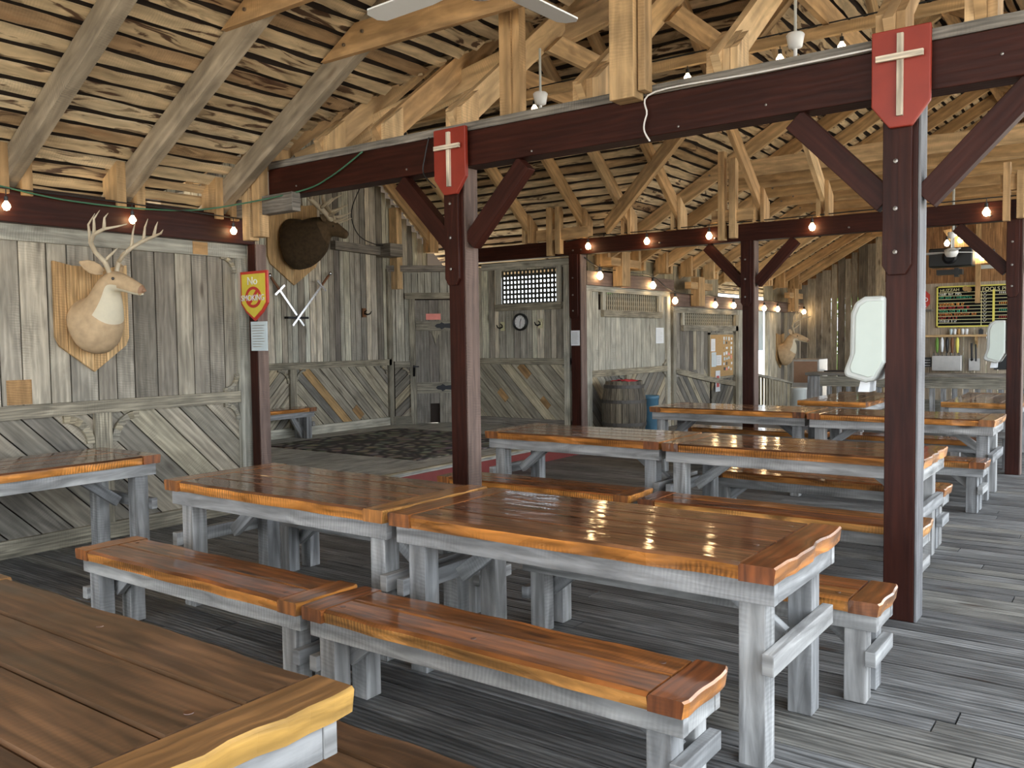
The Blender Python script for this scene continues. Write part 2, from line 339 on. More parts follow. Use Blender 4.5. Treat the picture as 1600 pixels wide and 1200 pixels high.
def clip(poly, a, b, c):
    """keep a*x+b*y<=c"""
    out = []
    for i in range(len(poly)):
        p, q = poly[i], poly[(i + 1) % len(poly)]
        dp, dq = a * p[0] + b * p[1] - c, a * q[0] + b * q[1] - c
        if dp <= 0: out.append(p)
        if (dp < 0 < dq) or (dq < 0 < dp):
            t = dp / (dp - dq); out.append((p[0] + (q[0] - p[0]) * t, p[1] + (q[1] - p[1]) * t))
    return out
def clip_rect(poly, u0, u1, z0, z1):
    for a, b, c in ((1, 0, u1), (-1, 0, -u0), (0, 1, z1), (0, -1, -z0)):
        if len(poly) < 3: return []
        poly = clip(poly, a, b, c)
    return poly if len(poly) >= 3 else []
class Wall:
    """plane with origin O, horizontal axis U, room-side normal N"""
    def __init__(s, O, U, N): s.O = Vector(O); s.U = Vector(U).normalized(); s.N = Vector(N).normalized(); s.Z = V(0, 0, 1)
    def rect(s, mb, u0, u1, z0, z1, t=.02, off=0, grain=(0, 1), mi=0):
        mb.prism([(u0, z0), (u1, z0), (u1, z1), (u0, z1)], s.O + s.N * off, s.U, s.Z, s.N, t, grain, mi)
    def planks(s, mb, u0, u1, z0, z1, wmin=.09, wmax=.15, mi=0, gap=.011, holes=(), rag=0, rnd=random, off=0):
        u = u0
        while u < u1 - .01:
            w = min(rnd.uniform(wmin, wmax), u1 - u)
            if u1 - u - w < .04: w = u1 - u
            a, b = u + gap / 2, u + w - gap / 2
            top = z1(u + w / 2) if callable(z1) else z1
            top += rnd.uniform(-rag, rag) if rag else 0
            segs = [(z0, top)]
            for h in holes:
                if b > h[0] and a < h[1]:
                    ns = []
                    for q in segs:
                        if h[2] > q[0]: ns.append((q[0], min(q[1], h[2])))
                        if h[3] < q[1]: ns.append((max(q[0], h[3]), q[1]))
                    segs = [q for q in ns if q[1] - q[0] > .01]
            of = rnd.uniform(0, .004)
            for q in segs: s.rect(mb, a, b, q[0], q[1], .02, of + off, (0, 1), mi)
            u += w
    def diag(s, mb, u0, u1, z0, z1, sgn=-1, wmin=.1, wmax=.16, gap=.011, slope=1.0, rnd=random, mi=2):
        """boards running diagonally; sgn -1 falls to +U, +1 rises"""
        H = z1 - z0; Ln = u1 - u0; d = Vector((1, sgn * slope)).normalized(); n = Vector((-d.y, d.x))
        cs = [(u0, z0), (u1, z0), (u0, z1), (u1, z1)]; v0 = min(n.x * a + n.y * b for a, b in cs); v1 = max(n.x * a + n.y * b for a, b in cs)
        v = v0
        while v < v1:
            w = rnd.uniform(wmin, wmax); a, b = v + gap / 2, v + w - gap / 2
            big = [(d.x * q + n.x * r, d.y * q + n.y * r) for q, r in ((-60, a), (60, a), (60, b), (-60, b))]
            pl = clip_rect(big, u0, u1, z0, z1)
            if pl:
                mb.prism(pl, s.O + s.N * rnd.uniform(0, .003), s.U, s.Z, s.N, .02, (d.x, d.y), mi)
            v += w
    def at(s, u, z, off=0): return s.O + s.U * u + s.Z * z + s.N * off
    def bracket(s, mb, u, z, su, sz, r=.16, w=.035, t=.03, off=.02):
        """curved corner brace: arc between vertical member (going sz) and horizontal one (going su)"""
        pts = []; n = 7
        for k in range(n + 1):
            th = math.pi / 2 * k / n; pts.append((u + su * (r - r * math.cos(th)) , z + sz * (r - r * math.sin(th))))
        inn = []
        for k in range(n + 1):
            th = math.pi / 2 * k / n; inn.append((u + su * (r - (r - w) * math.cos(th)), z + sz * (r - (r - w) * math.sin(th))))
        for k in range(n):
            mb.prism([pts[k], pts[k + 1], inn[k + 1], inn[k]], s.O + s.N * off, s.U, s.Z, s.N, t, (1, 0))
def text_part(body, size, mat, parent, O, U, Vv, Nn, name='lettering', depth=.002, sx=1.0, center=True, label=None):
    cu = bpy.data.curves.new(name, 'FONT'); cu.body = body; cu.size = size; cu.extrude = depth
    if center: cu.align_x = 'CENTER'; cu.align_y = 'CENTER'
    tmp = bpy.data.objects.new('tmp', cu); COL.objects.link(tmp)
    dg = bpy.context.evaluated_depsgraph_get(); me = bpy.data.meshes.new_from_object(tmp.evaluated_get(dg))
    bpy.data.objects.remove(tmp); bpy.data.curves.remove(cu)
    off = parent_world(parent); O = Vector(O); U = Vector(U).normalized(); Vv = Vector(Vv).normalized(); Nn = Vector(Nn).normalized()
    for v in me.vertices: v.co = O + U * v.co.x * sx + Vv * v.co.y + Nn * v.co.z - off
    me.materials.clear(); me.materials.append(mat); me.name = name
    o = bpy.data.objects.new(name, me); COL.objects.link(o); o.parent = parent
    if label: o['label'] = label
    return o

# ------------------------------------------------------------------ ground, floor, stage
g = MB(); g.box(-60, 60, -40, 80, -.75, -.6); tag(struct(g, 'ground', m_ground), 'sunlit gravel ground outside the pavilion', None)
fl = MB(); y = -2.4; rf = random.Random(3)
while y < 21.4:
    w = rf.uniform(.125, .15); x = -7.0 + rf.uniform(-2, 0)
    x = -7.0
    while x < 4.6:
        L_ = rf.uniform(2.2, 4.6); x2 = min(x + L_, 4.6)
        if not (x2 < -6.9): fl.box(x + .004, x2 - .004, y + .006, y + w - .006, -.04 + rf.uniform(-.002, .002), rf.uniform(-.002, .001), axis=0)
        x = x2
    y += w
fl.box(-7.0, 4.6, -2.4, 21.4, -.3, -.06, mi=1)
struct(fl, 'floor', [m_floor, m_dark], 'weathered grey plank deck under the tables')
st = MB(); x = -9.95
while x < -6.16:
    w = .14; st.box(x + .003, min(x + w, -6.16) - .003, 5.28, 11.06, .16, .2, axis=1); x += w
st.box(-9.95, -6.17, 5.28, 11.06, 0.0, .155)
tag(st.build('stage_platform', m_stage), 'low plank stage platform beside the swords and the door', 'platform')
sr = MB(); sr.box(-6.165, -6.145, 5.0, 11.04, .0, .16, axis=1)
tag(sr.build('stage_riser', m_redriser), 'red painted riser board along the stage front', 'riser board')
sn = MB(); sn.box(-6.19, -6.13, 5.0, 11.04, .2, .215, axis=1)
tag(sn.build('stage_nosing', m_trim), 'pale wooden edge strip along the top of the stage front', 'edge strip')
rg = MB(); rg.box(-9.35, -6.65, 7.3, 9.85, .2, .212)
tag(rg.build('patterned_rug', m_rug), 'dark grey stone patterned rug lying on the stage', 'rug')

# ------------------------------------------------------------------ walls
rw = random.Random(11)
def rail(W_, name, u0, u1, z, h, label, mat=None, t=.045, off=.02):
    mb = MB(); W_.rect(mb, u0, u1, z - h / 2, z + h / 2, t, off, (1, 0)); return mb
# deer wall (left)
WD = Wall((-6.79, 0, 0), (0, 1, 0), (1, 0, 0))
mb = MB(); WD.planks(mb, -2.3, 5.12, 1.09, 2.48, .15, .22, rnd=rw); WD.diag(mb, -2.3, 5.12, .12, 1.03, -1, .16, .22, rnd=rw)
WD.rect(mb, 2.98, 3.16, 1.125, 1.31, .006, .021, (0, 1), 3); WD.rect(mb, 4.55, 4.70, 2.345, 2.455, .037, .021, (1, 0), 3)
mb.box(-6.84, -6.80, -2.3, 5.15, 0, 2.75, axis=1, mi=1)
struct(mb, 'wall_left', [m_wall, m_dark, m_diag, m_patch], 'grey barn board wall behind the deer head, diagonal boards below')
mb = MB(); WD.rect(mb, -2.3, 4.995, 1.02, 1.12, .05, .02, (1, 0))
WD.rect(mb, 3.62, 3.76, .13, 1.02, .04, .02); WD.bracket(mb, 3.76, 1.02, 1, -1, r=.24, w=.06); WD.bracket(mb, 3.62, 1.02, -1, -1, r=.24, w=.06)
WD.bracket(mb, 5.0, 1.12, -1, 1, r=.16); WD.bracket(mb, 5.0, 1.02, -1, -1, r=.16); WD.bracket(mb, 5.0, 2.36, -1, -1, r=.16)
struct(mb, 'trim_1', m_trim, 'wooden chair rail with curved brackets on the deer wall')
mb = MB(); WD.rect(mb, -2.3, 5.12, 2.34, 2.46, .035, .02, (1, 0)); WD.rect(mb, 5.0, 5.14, .0, 2.34, .05, .02)
struct(mb, 'trim_2', m_wallpale, 'pale top board and end board of the deer wall')
mb = MB(); WD.rect(mb, -2.3, 5.0, 0, .13, .04, .02, (1, 0)); struct(mb, 'baseboard_left', m_trim)
# stage near side wall (unseen, built to block light)
WN = Wall((-9.95, 5.25, 0), (1, 0, 0), (0, 1, 0)); mb = MB(); WN.planks(mb, 0, 3.1, .2, 3.1, rnd=rw); struct(mb, 'wall_near', m_wall)
# sword wall
WS = Wall((-9.95, 0, 0), (0, 1, 0), (1, 0, 0))
gab = lambda u: 5.62 - .78 * abs(u - 8.05)
mb = MB(); WS.planks(mb, 5.27, 11.25, 1.23, gab, .085, .14, rnd=rw)
WS.diag(mb, 5.27, 8.22, .3, 1.2, 1, .09, .15, rnd=rw); WS.diag(mb, 8.3, 10.3, .3, 1.2, -1, .10, .16, rnd=rw)
mb.prism([(9.42, .50), (9.52, .58), (9.68, .42), (9.58, .34)], WS.at(0, 0, .023), WS.U, WS.Z, WS.N, .004, (.7, -.7), 3)
WS.planks(mb, 5.27, 11.25, .2, lambda u: gab(u) - .1, .3, .4, mi=1, gap=0, off=-.03)
struct(mb, 'wall_back_left', [m_wall_lift, m_dark, m_diag_lift, m_patch], 'tall gabled barn board wall behind the crossed swords')
mb = MB(); WS.rect(mb, 5.27, 10.28, 1.17, 1.27, .05, .02, (1, 0)); WS.rect(mb, 8.2, 8.32, .3, 1.17, .045, .02)
WS.bracket(mb, 8.2, 1.17, -1, -1, r=.2, w=.03); WS.bracket(mb, 8.32, 1.17, 1, -1, r=.18, w=.03); WS.bracket(mb, 10.2, 1.17, -1, -1, r=.14)
struct(mb, 'trim_3', m_trim, 'chair rail of the sword wall')
mb = MB(); WS.rect(mb, 5.27, 10.26, .2, .33, .045, .02, (1, 0)); struct(mb, 'baseboard_back_left', m_wallpale)
mb = MB(); WS.rect(mb, 10.22, 10.32, .2, 2.72, .05, .02); struct(mb, 'trim_4', m_trim, 'corner post board between the sword wall and the door wall')
mb = MB(); mb.beam((-9.86, 9.05, 3.01), (-9.86, 10.45, 2.98), .1, .13); mb.box(-9.9, -9.6, 10.0, 10.28, 2.9, 3.1)
tag(mb.build('wall_timber', m_grey), 'grey horizontal timber across the sword wall beside the dark elk head', 'timber')
mb = MB(); mb.box(-9.9, -9.74, 10.3, 10.42, 2.4, 3.7, axis=2)
tag(mb.build('wall_stud', m_raf), 'upright timber rising in the corner above the door', 'timber')
# door wall, diagonal
s2 = math.sqrt(.5)
WQ = Wall((-9.95, 10.3, 0), (s2, s2, 0), (s2, -s2, 0))
mb = MB(); WQ.planks(mb, 0, 1.14, 1.23, 2.7, .1, .16, holes=[(.38, 1.04, 0, 2.24)], rnd=rw); WQ.diag(mb, .08, .34, .33, 1.17, 1, .1, .14, rnd=rw)
struct(mb, 'wall_corner', [m_wallpale, m_dark, m_diag], 'angled corner wall holding the plank door')
mb = MB(); WQ.rect(mb, -.02, 1.16, 2.68, 2.78, .12, -.02, (1, 0)); struct(mb, 'trim_5', m_grey, 'ledge board above the door wall')
mb = MB(); WQ.rect(mb, .08, .34, 1.13, 1.23, .04, .02, (1, 0)); WQ.rect(mb, .0, .34, .2, .33, .04, .02, (1, 0)); WQ.bracket(mb, .33, 1.13, -1, -1, r=.12)
struct(mb, 'trim_6', m_trim, 'rail and base board left of the door')
mb = MB(); WQ.rect(mb, .33, .42, .2, 2.24, .04, .02); WQ.rect(mb, 1.04, 1.12, .2, 2.24, .04, .02); WQ.rect(mb, .26, 1.16, 2.24, 2.34, .05, .02, (1, 0))
struct(mb, 'trim_7', m_trim, 'door casing boards')
d = thing('door_1', 'tall grey plank door with two black strap hinges', 'door', WQ.at(.42, .2)); d['kind'] = 'structure'
mb = MB()
for a, b, mt in ((.425, .645, 0), (.65, .80, 0), (.805, 1.035, 0)):
    z0 = .2 + (.33 if a == .65 else .01); WQ.rect(mb, a, b, z0, 2.22, .03, .01)
mb.build('door_panel', m_wall_lift, d)
mb = MB(); WQ.rect(mb, .43, 1.03, .70, .88, .03, .04, (1, 0)); mb.build('lower_batten', m_trim, d)
mb = MB(); WQ.rect(mb, .43, 1.03, 1.72, 1.88, .03, .04, (1, 0)); mb.build('upper_batten', m_trim, d)
mb = MB(); mb.prism([(.66, 1.72), (.84, 1.72), (.79, 1.64), (.75, 1.5), (.71, 1.64)], WQ.at(0, 0, .04), WQ.U, WQ.Z, WQ.N, .02); mb.build('point_batten', m_trim, d)
for zz in (.79, 1.80):
    mb = MB()
    prof = [(.74, 0), (.77, .03), (.82, .035), (.85, .06), (.9, .03), (1.0, .04), (1.02, .08), (1.06, .14), (1.09, .1), (1.09, 0)]
    pts = [(a, zz + b) for a, b in prof] + [(a, zz - b) for a, b in prof[::-1]]
    mb.prism(pts, WQ.at(0, 0, .07), WQ.U, WQ.Z, WQ.N, .012); h_ = mb.build('strap_hinge', m_iron, d); h_['label'] = 'black iron strap hinge'
mb = MB(); mb.beam(WQ.at(.39, .98, .07), WQ.at(.39, 1.16, .07), .03, .02); mb.beam(WQ.at(.37, 1.14, .08), WQ.at(.47, 1.14, .08), .02, .02); mb.build('latch', m_iron, d)
mb = MB(); WQ.rect(mb, .60, .84, 1.9, 2.0, .01, .042); q = mb.build('pink_notice', m_pink, d); q['label'] = 'pink paper notice on the door'
mb = MB(); mb.box(-9.7, -9.3, 11.2, 11.24, .2, 2.4); struct(mb, 'dark_backing_door', m_dark)  # unseen dark panel, added to keep daylight out of the door slot
mb = MB(); WQ.rect(mb, -.05, 1.2, .205, 2.66, .02, -.06); struct(mb, 'dark_backing_corner', m_dark)  # added dark sheet so the slot and plank gaps read black
mb = MB(); mb.box(-7.3, -7.26, 11.3, 18.6, 1.5, 2.3, axis=1); struct(mb, 'dark_backing_aisle', m_dark)  # dark sheet added so the aisle lattice holes look unlit
# lattice wall facing the camera (stage back)
WL = Wall((-9.15, 11.1, 0), (1, 0, 0), (0, -1, 0))
L1 = (.92, 1.96, 2.12, 2.64)
mb = MB(); WL.planks(mb, 0, 2.3, 1.23, 2.72, .085, .16, holes=[L1], rnd=rw); WL.diag(mb, 0, 2.2, .3, 1.18, -1, .12, .19, rnd=rw)
for (u_, z_, l_, w_) in ((1.20, 1.12, .26, .13), (.80, .72, .22, .11), (1.62, .62, .2, .10)):
    mb.prism([(u_, z_), (u_ + w_ * .7, z_ + w_ * .7), (u_ + w_ * .7 + l_ * .7, z_ + w_ * .7 - l_ * .7), (u_ + l_ * .7, z_ - l_ * .7)], WL.at(0, 0, .023), WL.U, WL.Z, WL.N, .004, (.7, -.7), 3)
WL.rect(mb, 0, .8, .2, 2.7, .01, -.03, mi=1); WL.rect(mb, 1.975, 2.3, 2.0, 2.7, .01, -.03, mi=1); WL.rect(mb, .8, 2.25, .2, 2.0, .01, -.03, mi=1)
struct(mb, 'wall_back', [m_wall_lift, m_dark, m_diag_lift, m_patch], 'barn board wall with the clock and a square lattice vent')
mb = MB(); WL.rect(mb, 0, 2.2, 1.17, 1.27, .045, .02, (1, 0)); WL.bracket(mb, 2.15, 1.17, -1, -1, r=.12); struct(mb, 'trim_8', m_trim, 'chair rail of the clock wall')
mb = MB(); WL.rect(mb, 0, 2.2, .2, .33, .04, .02, (1, 0)); struct(mb, 'baseboard_back', m_grey)
mb = MB(); WL.rect(mb, .55, 2.25, 2.66, 2.76, .045, .02, (1, 0)); WL.rect(mb, 2.1, 2.2, .2, 2.66, .05, .02)
struct(mb, 'trim_9', m_wallpale, 'top board and end board of the clock wall')
def lattice(W_, name, L, cols, rows, label, hx=.50, hz=.52, shutter=None):
    if cols > 15: hx, hz = .5, .62
    w = thing(name, label, 'vent', W_.at((L[0] + L[1]) / 2, L[2])); w['kind'] = 'structure'
    mb = MB(); du = (L[1] - L[0]) / cols; dz = (L[3] - L[2]) / rows
    for i in range(cols + 1):
        u = L[0] + du * i; W_.rect(mb, u - du * (1 - hx) / 2, u + du * (1 - hx) / 2, L[2], L[3], .012, -.01)
    for j in range(rows + 1):
        z = L[2] + dz * j; W_.rect(mb, L[0], L[1], z - dz * (1 - hz) / 2, z + dz * (1 - hz) / 2, .012, -.02, (1, 0))
    mb.build('lattice', plain('lattice_' + name, (.045, .042, .03) if cols == 15 else (.30, .27, .20), .8), w)
    mb = MB(); W_.rect(mb, L[0] - .10, L[1] + .10, L[2] - .11, L[2] - .005, .06, .02, (1, 0)); mb.build('sill_board', m_trim, w)
    mb = MB(); W_.rect(mb, L[0] - .10, L[0] - .005, L[2], L[3] + .03, .04, .02); W_.rect(mb, L[1] + .005, L[1] + .09, L[2], L[3] + .03, .04, .02)
    mb.build('side_frame', m_wallpale, w)
    return w
w1 = lattice(WL, 'window_1', L1, 15, 7, 'dark square lattice vent above the clock, daylight in its holes')
# aisle wall beyond the barrel
WB = Wall((-6.79, 0, 0), (0, 1, 0), (1, 0, 0))
L2 = (11.75, 13.55, 2.0, 2.30)
mb = MB(); WB.planks(mb, 11.1, 14.0, 1.05, 2.36, .1, .2, holes=[L2], rnd=rw)
WB.diag(mb, 11.1, 12.4, .1, 1.0, -1, rnd=rw); WB.diag(mb, 12.5, 14.0, .1, 1.0, 1, rnd=rw); WB.rect(mb, 11.1, 14.0, .1, 1.9, .01, -.03, mi=1)
struct(mb, 'wall_left_middle', [m_wallpale, m_dark, m_diag], 'pale barn board wall behind the barrel')
mb = MB(); WB.rect(mb, 11.305, 13.855, .97, 1.07, .05, .02, (1, 0)); WB.rect(mb, 12.4, 12.52, .1, .97, .04, .02); WB.bracket(mb, 12.4, .97, -1, -1, r=.22); WB.bracket(mb, 13.9, .97, -1, -1, r=.14); WB.bracket(mb, 13.9, 1.07, -1, 1, r=.14)
struct(mb, 'trim_10', m_trim, 'chair rail behind the barrel')
mb = MB(); WB.rect(mb, 11.15, 13.98, 2.27, 2.37, .045, .02, (1, 0)); WB.rect(mb, 11.15, 11.3, 0, 2.27, .05, .02); WB.rect(mb, 13.86, 13.98, 0, 2.27, .05, .02); WB.rect(mb, 11.3, 13.86, .0, .12, .04, .02, (1, 0))
struct(mb, 'trim_11', m_wallpale, 'pale frame boards around the barrel wall')
lattice(WB, 'window_2', L2, 26, 4, 'long narrow lattice vent above the barrel')
L3 = (14.6, 17.0, 1.78, 2.02)
mb = MB(); WB.planks(mb, 14.1, 17.1, .85, 2.1, .12, .22, holes=[L3], rnd=rw); WB.diag(mb, 14.1, 15.8, -.3, .95, -1, rnd=rw); WB.diag(mb, 15.9, 17.1, -.3, .8, 1, rnd=rw)
WB.rect(mb, 14.1, 17.1, -.3, 1.7, .01, -.03, mi=1)
struct(mb, 'wall_left_far', [m_wall, m_dark, m_diag], 'barn board wall carrying the cork board')
mb = MB(); WB.rect(mb, 14.1, 17.1, 2.0, 2.12, .045, .02, (1, 0)); WB.rect(mb, 14.1, 14.22, 0, 2.0, .05, .02); WB.rect(mb, 16.98, 17.12, -.3, 2.0, .06, .02)
mb.prism([(14.2, 1.02), (14.2, .92), (15.7, .70), (15.7, .80)], WB.at(0, 0, .02), WB.U, WB.Z, WB.N, .05, (1, 0)); mb.prism([(15.7, .80), (15.7, .70), (17.0, .55), (17.0, .65)], WB.at(0, 0, .02), WB.U, WB.Z, WB.N, .05, (1, 0))
struct(mb, 'trim_12', m_trim, 'frame and sloping rail of the cork board wall')
lattice(WB, 'window_3', L3, 26, 4, 'far narrow lattice vent above the cork board')
mb = MB(); WB.planks(mb, 18.9, 21.3, -.3, 2.15, .12, .25, rnd=rw); struct(mb, 'wall_left_end', m_wall, 'barn board wall behind the far deer head')
mb = MB(); WB.rect(mb, 18.85, 18.95, -.3, 2.15, .08, .0); WB.rect(mb, 17.12, 17.45, -.3, 2.15, .05, 0)
struct(mb, 'trim_13', m_wallpale, 'jamb boards of the bright side opening')
WU = Wall((-6.93, 0, 0), (0, 1, 0), (1, 0, 0)); ru = random.Random(4); mb = MB(); y = 11.1
while y < 21.2:
    w = ru.uniform(.35, .6)
    if not (11.9 < y < 12.2 or 16.2 < y < 16.8 or ru.random() < .12): WU.rect(mb, y, y + w - .02, 2.25, 2.86, .02)
    y += w
struct(mb, 'wall_left_upper', m_ply, 'beige sheathing panels between the rafter feet over the left aisle')
# back wall, ragged grey boards and warm boards behind
WK = Wall((-7.0, 21.3, 0), (1, 0, 0), (0, -1, 0))
rk = random.Random(5)
def ragtop(u):
    x = u - 7.0
    return (2.78 + .60 * (x + 6.8) - .08 * ((int(u * 9) * 7) % 5) / 3) if x < -4.9 else 2.72
mb = MB(); u = 0
while u < 3.2:
    w = rk.uniform(.14, .22); gp = rk.choice((.004, .004, .006, .02, .035)) if u > .6 else .004
    hh = ragtop(u + w / 2) + rk.uniform(-.06, .06)
    mb.prism([(u, -.3), (u + w - gp, -.3), (u + w - gp * .3 - .003, hh * .5), (u + w - gp, hh), (u + gp * .5, hh), (u + .002, hh * .55)], WK.O, WK.U, WK.Z, WK.N, .02, (0, 1)); u += w
struct(mb, 'wall_end_left', m_wall, 'ragged grey plank fence wall with daylight between boards')
WM = Wall((-7.0, 21.6, 0), (1, 0, 0), (0, -1, 0))
mb = MB(); WM.planks(mb, 0, 10, 2.45, lambda u: 5.68 - .57 * abs(u - 7.0 + 2), .18, .26, rnd=rk, gap=.003); struct(mb, 'wall_gable', m_warmwall, 'warm brown gable boards high at the far end')
# bar back wall
WR = Wall((-4.6, 17.95, 0), (1, 0, 0), (0, -1, 0))
mb = MB(); WR.planks(mb, .55, 6.6, -.3, 2.5, .18, .2, gap=.004, rnd=rk); struct(mb, 'wall_bar', m_barwall, 'beige board wall behind the bar')
mb = MB(); WR.planks(mb, .6, 6.6, 2.5, lambda u: 5.5 - .57 * abs(u - 4.6 + 2), .16, .24, rnd=rk); struct(mb, 'wall_bar_gable', m_warmwall, 'dark warm boards above the bar wall')

# ------------------------------------------------------------------ roof
XR, YR, ZR = -2.0, 8.05, 5.65
def zN(x): return ZR - .57 * abs(x - XR)
def zT(y): return ZR - .78 * abs(y - YR)
def shell(name, x0, x1, y0, y1, fn, step=.3, skip=None):
    mb = MB(); nx = max(1, int((x1 - x0) / step)); ny = max(1, int((y1 - y0) / step))
    idx = {}
    for i in range(nx + 1):
        for j in range(ny + 1):
            X = x0 + (x1 - x0) * i / nx; Y = y0 + (y1 - y0) * j / ny; idx[i, j] = len(mb.v); mb.v.append(V(X, Y, fn(X, Y) + .05))
    for i in range(nx):
        for j in range(ny):
            mb.poly((idx[i, j], idx[i + 1, j], idx[i + 1, j + 1], idx[i, j + 1]), ((0, 0), (1, 0), (1, 1), (0, 1)))
    o = mb.build(name, m_dark); so_ = o.modifiers.new('s', 'SOLIDIFY'); so_.thickness = .04; so_.offset = 1
    o['kind'] = 'structure'; return o
shell('ceiling', -7.05, 1.3, -6.5, 21.7, lambda x, y: max(zN(x), zT(y)))  # unseen front length and cut right eave are shaped for the daylight
shell('ceiling', -7.6, -7.05, -6.5, 4.9, lambda x, y: zN(x)); shell('ceiling', -7.6, -7.05, 12.1, 21.7, lambda x, y: zN(x)); shell('ceiling', -10.4, -7.05, 4.6, 12.0, lambda x, y: zT(y)); shell('ceiling', 1.3, 2.0, 4.9, 11.25, lambda x, y: zT(y))
rl = random.Random(21)
def lath(mb, p0, p1, nrm, w, seed):
    """waney board from p0 to p1, width w in the roof plane, with wavy edges"""
    p0 = Vector(p0); p1 = Vector(p1); d = p1 - p0; Ln = d.length
    if Ln < .15: return
    d.normalize(); sd = d.cross(Vector(nrm)).normalized(); n = max(1, int(Ln / .13)); b = len(mb.v); nn = Vector(nrm).normalized()
    ou, ov = rl.random() * 9, rl.random() * 9
    for i in range(n + 1):
        p = p0 + d * (Ln * i / n)
        e1 = mnoise.noise(V(i * .30, seed * 3.1, 0)) * .018 + mnoise.noise(V(i * .9, seed * 5.1, 4)) * .008
        e2 = mnoise.noise(V(i * .30, seed * 3.1, 9)) * .018 + mnoise.noise(V(i * .9, seed * 5.1, 14)) * .008
        a = p + sd * (w / 2 + e1); c = p - sd * (w / 2 + e2)
        mb.v += [a, c, c + nn * .02, a + nn * .02]
    for i in range(n):
        q = b + i * 4; u0 = ou + Ln * i / n; u1 = ou + Ln * (i + 1) / n
        mb.poly((q, q + 1, q + 5, q + 4), ((u0, ov), (u0, ov + w), (u1, ov + w), (u1, ov)))
        mb.poly((q + 1, q + 2, q + 6, q + 5), ((u0, ov + w), (u0, ov + w + .02), (u1, ov + w + .02), (u1, ov + w)))
        mb.poly((q + 3, q, q + 4, q + 7), ((u0, ov - .02), (u0, ov), (u1, ov), (u1, ov - .02)))
PL = .15
cN = math.cos(math.atan(.57)); cT = math.cos(math.atan(.78))
def nave_laths(x0, x1, name, part):
    mb = MB(); x = x0; k = 0
    while x < x1:
        z = zN(x); sg = 1 if x < XR else -1
        dy = (ZR - z) / .78     # valley: transept is higher within dy of its ridge
        nrm = V(-.57 * sg, 0, 1).normalized()
        off = nrm * 0
        w = PL * rl.uniform(.60, .72)
        yv = YR - dy if x > -6.0 else max(YR - dy, 5.15)
        if part == 'near': lath(mb, V(x, -6.4, z), V(x, min(yv, 8.05) + .02, z), nrm, w, k + x)
        else: lath(mb, V(x, YR + dy - .02, z), V(x, 21.4, z), nrm, w, k * 1.7 + x)
        x += PL * cN; k += 1
    o = mb.build(name, m_lath); o['kind'] = 'structure'; return o
nave_laths(-7.45, XR, 'ceiling', 'near'); nave_laths(XR + .05, 1.2, 'ceiling', 'near'); nave_laths(-7.45, XR, 'ceiling', 'far'); nave_laths(XR + .05, 1.2, 'ceiling', 'far')
def trans_laths(sgn):
    mb = MB(); y = .02; k = 0
    while y < (3.05 if sgn < 0 else 3.9):
        Y = YR + sgn * y; z = zT(Y); dx = (ZR - z) / .57
        nrm = V(0, .78 * sgn, 1).normalized(); w = PL * rl.uniform(.60, .72)
        lath(mb, V(-9.9, Y, z), V(min(XR - dx, XR) + .02, Y, z), nrm, w, k * 2.3)
        if y < 3.05: lath(mb, V(XR + dx - .02, Y, z), V(1.9, Y, z), nrm, w, k * 2.9 + 50)
        y += PL * cT; k += 1
    o = mb.build('ceiling', m_lath); o['kind'] = 'structure'; return o
trans_laths(-1); trans_laths(1)

# nave rafter pairs
RD = .19
def nave_truss(Y, label, grp, mat, tie=True, tz=3.75, thk=.07, blocks=True):
    t = thing('roof_rafter_pair', label, 'rafters', (XR, Y, 2.75), grp)
    for sg in (-1, 1):
        mb = MB(); xe = XR + (-5.0 if sg < 0 else 3.1); x1 = XR
        zo = -(RD / 2 + .012) / cN
        if abs(zN(xe)) < 99:
            mb.beam((xe, Y, zN(xe) + zo), (x1, Y, zN(x1) + zo), thk, RD)
        mb.build('rafter', mat, t)
    if tie:
        mb = MB(); a = .22 / .57
        mb.prism([(-3.27, 0), (3.0, 0), (3.0 - .05, .22), (-3.27 + a, .22)], (XR, Y - thk / 2, tz), (1, 0, 0), (0, 0, 1), (0, -1, 0), .045, (1, 0)); c = mb.build('collar_tie', m_raf, t)
        mb = MB()
        for bx, bz in ((-3.0, .08), (-2.8, .14), (2.9, .08), (2.7, .14)): mb.lathe((XR + bx, Y - thk / 2 - .06, tz + bz), [(0.0, 0), (.014, .002), (.014, .02)], 8, 'y')
        mb.build('bolts', m_metal, c)
    if blocks:
        mb = MB(); mb.box(-6.83, -6.62, Y - .12, Y - .045, 2.66, 3.02, axis=2); mb.box(-6.83, -6.62, Y + .045, Y + .12, 2.66, 2.96, axis=2)
        mb.build('plate_block', m_raf, t)
    return t
near = [(1.26, 'rafter pair above the near end of the deer wall'), (2.15, 'rafter pair just out of the upper left corner'), (3.04, 'leftmost fully seen greyed rafter above the deer head'), (3.93, 'greyed rafter pair rising over the antlers of the deer'), (4.84, 'greyed rafter pair nearest the long maroon beam')]
for Y, lb in near: nave_truss(Y, lb, 'rafter pairs over the near tables', m_rafgrey, thk=.09)
ords = ['first', 'second', 'third', 'fourth', 'fifth', 'sixth', 'seventh', 'eighth', 'ninth', 'tenth', 'eleventh']
for i in range(10):
    nave_truss(11.75 + i * 1.0, '%s rafter pair beyond the far maroon beam, counted from the beam' % ords[i], 'rafter pairs beyond the far beam', m_raf, blocks=True)
